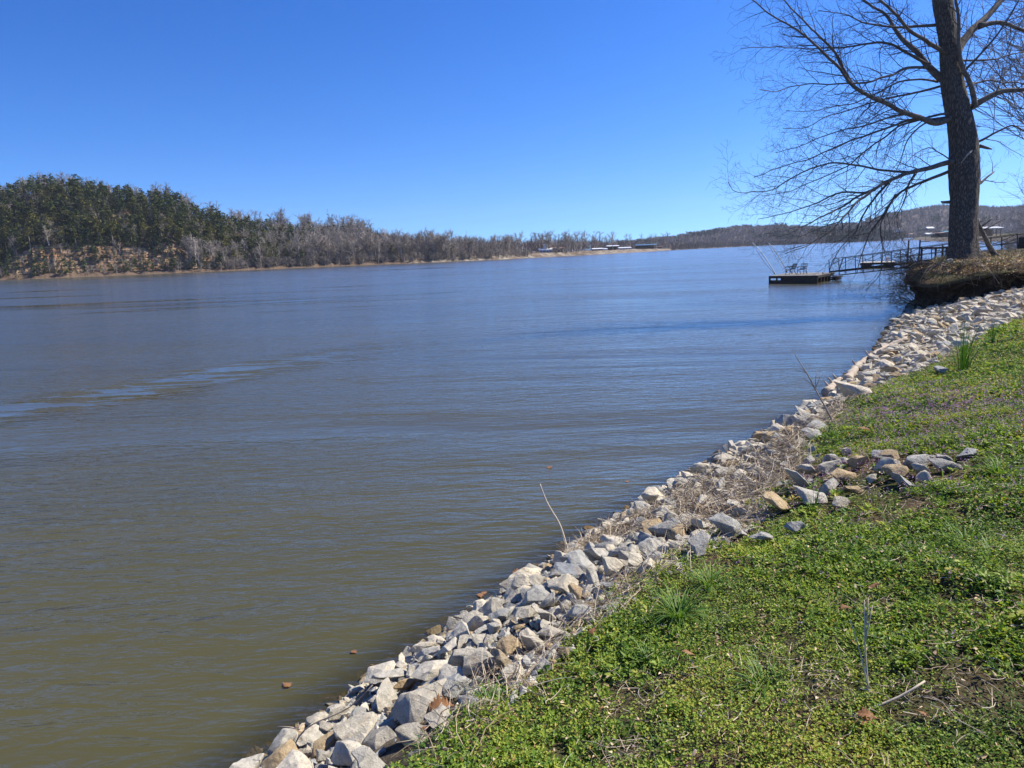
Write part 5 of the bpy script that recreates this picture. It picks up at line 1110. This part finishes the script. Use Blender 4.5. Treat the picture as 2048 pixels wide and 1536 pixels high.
for i in range(2600):                    # left hill
    xp = random.uniform(-60, 780); d = random.uniform(16, 125); H = np.interp(xp, *HL)
    if random.random() > .55 + .45 * (d < 80): continue
    pc = .90 - .55 * sm(470, 720, xp) - .5 * sm(85, 110, d) + .5 * (fbm(xp * .02, d * .05, 1, 101) - .47)
    kind = 'cedar' if random.random() < pc else 'bare'; add_tree(kind, xp, d, random.uniform(5, 10) if kind == 'cedar' else random.uniform(6.5, 9.5 + 2.5 * float(sm(380, 620, xp))) * (1 + .5 * sm(90, 110, d)))
for i in range(300):                     # bluff foot and ledges
    xp = random.uniform(-40, 470); d = random.choice([random.uniform(1.5, 6.5), random.uniform(7, 22), random.uniform(10, 20)]); kind = 'cedar' if random.random() < .8 else 'bare'; add_tree(kind, xp, d, random.uniform(2.5, 6.2) if kind == 'cedar' else random.uniform(2.5, 5.5))
for i in range(150):
    xp = random.uniform(400, 830); d = random.uniform(4, 16); kind = 'cedar' if random.random() < .5 - .4 * sm(560, 700, xp) else 'bare'; add_tree(kind, xp, d, random.uniform(4, 8) if kind == 'cedar' else random.uniform(6, 12))
for i in range(420):                     # middle shore
    xp = random.uniform(620, 1345); d = random.uniform(7, 42)
    if random.random() < .25: d = random.uniform(5, 12)
    if any(a - 2 < xp < b + 2 for a, b in HB) and d < 28: continue
    add_tree('bare', xp, d, random.choice((random.uniform(7, 10), random.uniform(10, 14.5))) * (.82 if 940 < xp < 1060 else 1) * (1 + .12 * sm(1150, 1300, xp)))
for xp, d, h in [(830, 7, 8), (922, 9, 7.5), (934, 9, 7), (1178, 14, 6), (612, 6, 7), (655, 5, 5)]: add_tree('cedar', xp, d, h)
add_tree('bare', 1248, 12, 14); add_tree('bare', 1235, 50, 15)
low_bush = []
TP = np.array([(t[1], t[2], t[3]) for t in trees]); X1, Y1, D1 = proj(TP); hh_ = np.array([t[4] for t in trees]); sc_ = hh_ / D1 * ((X1 > -15) & (X1 < 2060)) * (1 - .003 * np.array([t[6] for t in trees]))
sel = set()
for kd in ('cedar', 'bare'):
    ii = [i for i in range(len(trees)) if trees[i][0] == kd]; ii.sort(key=lambda i: -sc_[i]); sel |= set(ii[:300])
SV, SF, ST = {'cedar': [], 'bare': []}, {'cedar': [], 'bare': []}, {'cedar': [], 'bare': []}; SO = {'cedar': 0, 'bare': 0}
def stamp(kd, pr, x, y, z, h, w_):
    v_, f_, t_ = pr[:3]; a = random.uniform(0, 6.28); c, s_ = math.cos(a) * h * w_, math.sin(a) * h * w_
    SV[kd].append(np.stack([v_[:, 0] * c - v_[:, 1] * s_ + x, v_[:, 0] * s_ + v_[:, 1] * c + y, v_[:, 2] * h + z], -1)); SF[kd].append(f_ + SO[kd]); ST[kd].append(t_); SO[kd] += len(v_)
def where_txt(xp, d):
    if xp < 640:
        if d < 7: return 'at the foot of the left bluff'
        if d < 20: return 'on the bluff ledges' if xp < 420 else 'low on the wooded slope'
        return 'on the left half of the hill slope' if xp < 260 else 'on the right half of the hill slope'
    return 'on the low bank right of the hill' if xp < 830 else 'on the middle far shore' if xp < 1070 else 'behind the far houses'
for i, (kd, x, y, z, h, xp, d) in enumerate(trees):
    if i in sel:
        me = random.choice(cedm if kd == 'cedar' else barm); o = link_mesh('cedar_tree' if kd == 'cedar' else 'bare_tree', me); o.location = (x, y, z); w_ = random.uniform(1.0, 1.55) if kd == 'cedar' else random.uniform(.85, 1.25); o.scale = (h * w_, h * w_, h); o.rotation_euler = (0, random.gauss(0, .03), random.uniform(0, 6.28))
        wt_ = where_txt(xp, d); tag(o, ('dark green cedar ' if kd == 'cedar' else 'grey leafless tree ') + wt_, 'tree', ('cedars ' if kd == 'cedar' else 'bare trees ') + wt_)
    else: stamp(kd, random.choice(cedlo if kd == 'cedar' else barlo), x, y, z, h, random.uniform(.9, 1.4))
# undergrowth along the far banks
for i in range(1300):
    xp = random.uniform(-60, 1345) if i < 500 else random.uniform(480, 1150); d = random.uniform(2.5, 22) if i < 600 else random.uniform(2.5, 10); x, y, z = far_at(xp, d)
    if xp > 1130 and d < 9 and i % 4: continue
    if xp < 480 and i % 5 < 3: continue
    if any(a - 2 < xp < b + 2 for a, b in HB): continue
    stamp('bare', random.choice(barlo), float(x), float(y), float(z) - .3, random.uniform(1.5, 4.5), 2.2)
for i in range(200):
    xp = random.uniform(-60, 560); d = random.uniform(3, 22); x, y, z = far_at(xp, d); stamp('cedar', random.choice(cedlo), float(x), float(y), float(z) - .3, random.uniform(1., 2.2), 2.2)
for kd, nm, lb in (('cedar', 'cedar_woodland', 'dark cedar thicket filling the hillside between nearer trees'), ('bare', 'bare_woodland', 'grey leafless thicket and undergrowth along the far shore')):
    V = np.concatenate(SV[kd]); o = npmesh(nm, V, [np.concatenate(SF[kd])], 'cedar_foliage' if kd == 'cedar' else 'grey_bark_far', tint=np.concatenate(ST[kd])); tag(o, lb, 'woodland', kind='stuff')
# distant woods: small twiggy crowns
def mini(seed, n, ev=False):
    r = np.random.default_rng(seed); a = r.uniform(0, 6.28, n); z0 = r.uniform(.05, .6, n) if not ev else r.uniform(.05, .9, n); rr = r.uniform(0, .22, n); L = r.uniform(.2, .45, n); p = np.stack([rr * np.cos(a) * (1 if not ev else 1), rr * np.sin(a), z0], -1)
    d = np.stack([np.cos(a) * .35, np.sin(a) * .35, np.ones(n)], -1); w_ = .02 if not ev else .07; t1 = np.stack([-np.sin(a), np.cos(a), 0 * a], -1)
    V = np.stack([p - t1 * w_, p + t1 * w_, p + d * L[:, None] * (.9 if not ev else .45)], 1).reshape(-1, 3); return V, np.arange(3 * n).reshape(-1, 3), r.uniform(0, 1, n)
ml = [mini(i, 46) for i in range(8)]; me_ = [mini(i + 30, 46, True) for i in range(5)]
for k in ('tw', 'ev'): SV[k] = []; SF[k] = []; ST[k] = []; SO[k] = 0
for i in range(6500):
    xp = random.uniform(1240, 2350); t_ = random.uniform(995, 1420); x, y, z = dh_at(xp, t_)
    ev = fbm(xp * .03, t_ * .02, 1, 111) > .60 + .1 * sm(1650, 1800, xp); stamp('ev' if ev else 'tw', random.choice(me_ if ev else ml), float(x), float(y), float(z) - .5, random.uniform(7, 12), random.uniform(1.1, 1.6))
for i in range(1500):
    xp = random.uniform(1345, 1790); d = random.uniform(.3, 60) ** 1.0 if i % 3 else random.uniform(.3, 6); x, y, z = far_at(xp, d); dark = 1640 < xp < 1800 and random.random() < .75
    stamp('ev' if dark else 'tw', random.choice(me_ if dark else ml), float(x), float(y), float(z) - .5, random.uniform(6, 11) * (.8 if xp < 1640 else 1), random.uniform(1.0, 1.5))
for i in range(500):
    xp = random.uniform(700, 1345); d = random.uniform(50, 100); x, y, z = far_at(xp, d); stamp('tw', random.choice(ml), float(x), float(y), float(z) - .5, random.uniform(8, 12), random.uniform(1.1, 1.6))
for k, nm, lb, mt in (('tw', 'distant_woods', 'leafless brown woods covering the distant hills', 'distant_twigs'), ('ev', 'distant_evergreens', 'dark evergreen patches in the distant woods', 'distant_evergreen')):
    o = npmesh(nm, np.concatenate(SV[k]), [np.concatenate(SF[k])], mt, tint=np.concatenate(ST[k])); tag(o, lb, 'woodland', kind='stuff')

# bare trees and shrubs along the near bank to the right
def near_tree(name, px, t_, h, lb, cat, wf=1., seed=0, dens=(22, 8, 4), rs=1.):
    v_, f_, tn_ = bare_proto(seed, *dens, rmin=.0018, spread=1.15, rs=.34 * rs); o = npmesh(name, v_, f_, 'grey_bark_far', tint=tn_); u = (px - 1024) / FPX; x, y = u * t_, t_ * .984; o.location = (x, y, float(height(np.array([x]), np.array([y]))[0]) - .1); o.scale = (h * wf, h * wf, h); tag(o, lb, cat)
near_tree('bare_tree', 2120, 46, 17, 'leafless tree at the right edge behind the big oak', 'tree', 1.2, 301, (30, 10, 6)); near_tree('bare_tree', 2175, 58, 22, 'tall leafless tree mostly outside the right edge', 'tree', 1.2, 302, (30, 10, 6)); near_tree('bare_tree', 2065, 92, 15, 'smaller leafless tree beyond the gangway landing', 'tree', 1.2, 303, (26, 9, 5))
for k, (px, t_, h) in enumerate([(2010, 120, 4.5), (2030, 85, 4), (2050, 70, 4.2), (2042, 100, 6), (2066, 62, 4.4), (2000, 150, 5), (2022, 135, 7), (1990, 190, 5), (2060, 120, 7)]):
    near_tree('bare_shrub', px, t_, h, f'brownish leafless shrub by the gangway landing', 'shrub', 1.8, 320 + k, (18, 7, 4), 2.); bpy.context.scene.collection.objects[-1]['group'] = 'shrubs by the gangway landing'

# ------------------------------------------------------------------ houses
def house(name, xl, xr, t_, ybase, ytop, dep, wall, roof, lb, style='gable', nwin=3, over=.5, posts=0, zb=None, trim=None, cat='house'):
    """ybase/ytop in photo rows; a real building standing at depth t_"""
    a = T(xl, ybase, t_); b = T(xr, ybase, t_); z0 = a[2] * .5 + b[2] * .5 if zb is None else zb; W = float(np.hypot(b[0] - a[0], b[1] - a[1])); H = (ybase - ytop) / FPX * t_ if zb is None else CH + (hor((xl + xr) / 2) - ytop) / FPX * t_ - zb
    cxm = (a[0] + b[0]) / 2; cym = (a[1] + b[1]) / 2 + dep / 2; r = empty(name, (cxm, cym, z0), lb, cat); wh = H * (.62 if style == 'gable' else .8); D = dep
    if style == 'open':
        mb = MB(); mb.box((0, D * .3, wh * .45), (W * .96, D * .4, wh * .9)); mb.build('wall', wall, r)
        for k in range(max(posts, 3)):
            mb = MB(); mb.box((-W / 2 + .3 + k * (W - .6) / (max(posts, 3) - 1), -D / 2 + .3, wh / 2), (.28, .28, wh)); mb.build('post', wall, r)
    else:
        mb = MB(); mb.box((0, 0, wh / 2 - 1.5), (W, D, wh + 3.)); mb.build('wall', wall, r)
        for k in range(nwin):
            xw = -W / 2 + W * (k + .5) / nwin; mb = MB(); mb.box((xw, -D / 2 - .02, wh * .55), (W / nwin * .5, .08, wh * .38)); w_ = mb.build('window', 'window_glass', r)
            mb = MB(); mb.box((xw, -D / 2 - .03, wh * .77), (W / nwin * .6, .12, .12)); mb.box((xw, -D / 2 - .03, wh * .34), (W / nwin * .6, .12, .12)); mb.build('frame', trim or 'white_siding', w_)
    mb = MB(); e = over; x0, x1, y0, y1 = -W / 2 - e, W / 2 + e, -D / 2 - e, D / 2 + e
    mb.add([(x0, y0, wh), (x1, y0, wh), (x1, y1, wh), (x0, y1, wh), (x0, 0, H), (x1, 0, H), (x0, y0, wh + .15), (x1, y0, wh + .15), (x0, y1, wh + .15), (x1, y1, wh + .15)], [(0, 3, 2, 1), (0, 1, 7, 6), (6, 7, 5, 4), (4, 5, 9, 8), (8, 9, 2, 3)], [(0, 6, 4), (0, 4, 8), (0, 8, 3), (1, 5, 7), (1, 9, 5), (1, 2, 9)])
    mb.build('roof', roof, r); return r, W, D, wh, H
r, W, D, wh, H = house('white_house', 1079, 1104, 435, 507, 496.5, 7, 'white_siding', 'metal_roof', 'white and blue two storey house with a small roof tower', nwin=4, trim='blue_trim', zb=2.1)
mb = MB(); mb.box((-W * .02, 0, H + .9), (1.9, 1.9, 2.2)); tw = mb.build('roof_tower', 'white_siding', r); mb = MB(); mb.add([(-1.2 - W * .02, -1.2, H + 2), (1.2 - W * .02, -1.2, H + 2), (1.2 - W * .02, 1.2, H + 2), (-1.2 - W * .02, 1.2, H + 2), (-W * .02, 0, H + 3.2)], [(0, 3, 2, 1)], [(0, 1, 4), (1, 2, 4), (2, 3, 4), (3, 0, 4)]); mb.build('tower_roof', 'metal_roof', tw)
mb = MB(); mb.box((W * .25, -D / 2 - 1.0, wh * .5), (W * .55, 2.0, .2)); mb.build('balcony', 'blue_trim', r)
house('open_house', 1105, 1126, 442, 507, 494.5, 8, 'dark_siding', 'brown_roof', 'dark raised house under a wide brown roof beside the white house', style='open', posts=4, over=1.2, zb=2.1)
house('small_shed', 1023, 1030, 378, 510.5, 504.5, 3, 'brown_siding', 'brown_roof', 'tiny reddish shed alone on the far bank', nwin=1, over=.2, cat='shed', zb=2.1)
house('trailer', 1186, 1205, 468, 503, 496, 6, 'dark_siding', 'metal_roof', 'low dark trailer with pale roof, left end of the far row', nwin=3, zb=2.0); house('trailer', 1207, 1215, 478, 502, 496.5, 5, 'white_siding', 'metal_roof', 'small white trailer between two dark buildings', nwin=2, over=.2, zb=2.0)
house('stilt_house', 1217, 1236, 492, 502, 490.5, 9, 'dark_siding', 'metal_roof', 'tall open house on posts with pale roof, centre of far row', style='open', posts=5, over=1, zb=2.0); house('white_cabin', 1239, 1262, 515, 500.5, 494, 8, 'white_siding', 'metal_roof', 'low white cabin with bright roof right of the open house', nwin=4, zb=2.0)
house('boat_shed', 1274, 1312, 560, 499, 488.5, 10, 'dark_siding', 'blue_roof', 'long dark open shed under a blue roof, right end of the row', style='open', posts=7, over=1, cat='shed', zb=2.0)
house('carport', 1317, 1324, 600, 497, 492.5, 5, 'dark_siding', 'brown_roof', 'small dark carport beyond the blue roofed shed', style='open', posts=3, cat='shed', zb=2.0)
# right shore
house('lake_house', 1783, 1800, 985, 471.5, 467, 8, 'brown_siding', 'metal_roof', 'low pale roofed house left of the lawn on the distant shore', nwin=4); house('lake_house', 1818, 1832, 985, 471, 466.5, 8, 'white_siding', 'brown_roof', 'low cream house above the distant lawn', nwin=3)
house('hill_house', 1855, 1868, 1030, 462, 453.5, 9, 'dark_siding', 'metal_roof', 'white roofed house standing uphill among distant trees', nwin=3); house('bank_house', 1853, 1869, 960, 472.5, 465.5, 9, 'dark_siding', 'metal_roof', 'pale roofed house directly below the uphill one', nwin=3); house('cabin', 1797, 1802, 1020, 459.5, 457, 6, 'white_siding', 'metal_roof', 'tiny pale cabin halfway up the distant wooded slope', nwin=1, over=.2, cat='cabin')
house('boathouse', 1874, 1889, 452, 477, 464.5, 7, 'dark_siding', 'brown_roof', 'dark boathouse left of the teal roofed building', style='open', posts=4, over=.4, cat='boathouse', zb=2.6); house('teal_boathouse', 1889, 1912, 458, 477, 461.5, 8, 'dark_siding', 'teal_roof', 'boathouse with teal roof partly hidden by the big trunk', style='open', posts=5, over=.4, cat='boathouse', zb=2.6)
house('long_pavilion', 1950, 2003, 300, 474, 453.5, 9, 'brown_siding', 'metal_roof', 'long low pavilion with white metal roof right of the trunk', style='open', posts=7, over=.6, cat='pavilion', zb=2.6)
mb = MB(); c = T(1800, 478, 930); mb.box((0, 0, .5), (7, 2.4, .9)); mb.box((1, 0, 1.5), (2.4, 1.8, 1.2)); o = mb.build('motor_boat', 'white_plastic'); o.location = (c[0], c[1], 0); tag(o, 'tiny white boat on the water below the distant lawn', 'boat')

# thin air between the camera and the far shore
mb = MB(); mb.box((200, 900, 60), (2600, 2200, 127)); hz_ = mb.build('haze', 'window_glass'); hz_.data.materials.clear()
hm = bpy.data.materials.new('haze_air'); hm.use_nodes = True; hn = hm.node_tree; hn.nodes.remove(hn.nodes['Principled BSDF']); pv_ = hn.nodes.new('ShaderNodeVolumePrincipled')
pv_.inputs['Color'].default_value = (.80, .88, 1, 1); pv_.inputs['Density'].default_value = .00011; pv_.inputs['Anisotropy'].default_value = .2; hn.links.new(pv_.outputs[0], hn.nodes['Material Output'].inputs['Volume']); hz_.data.materials.append(hm); tag(hz_, 'thin bluish air over the river and far shore', 'haze', kind='stuff')
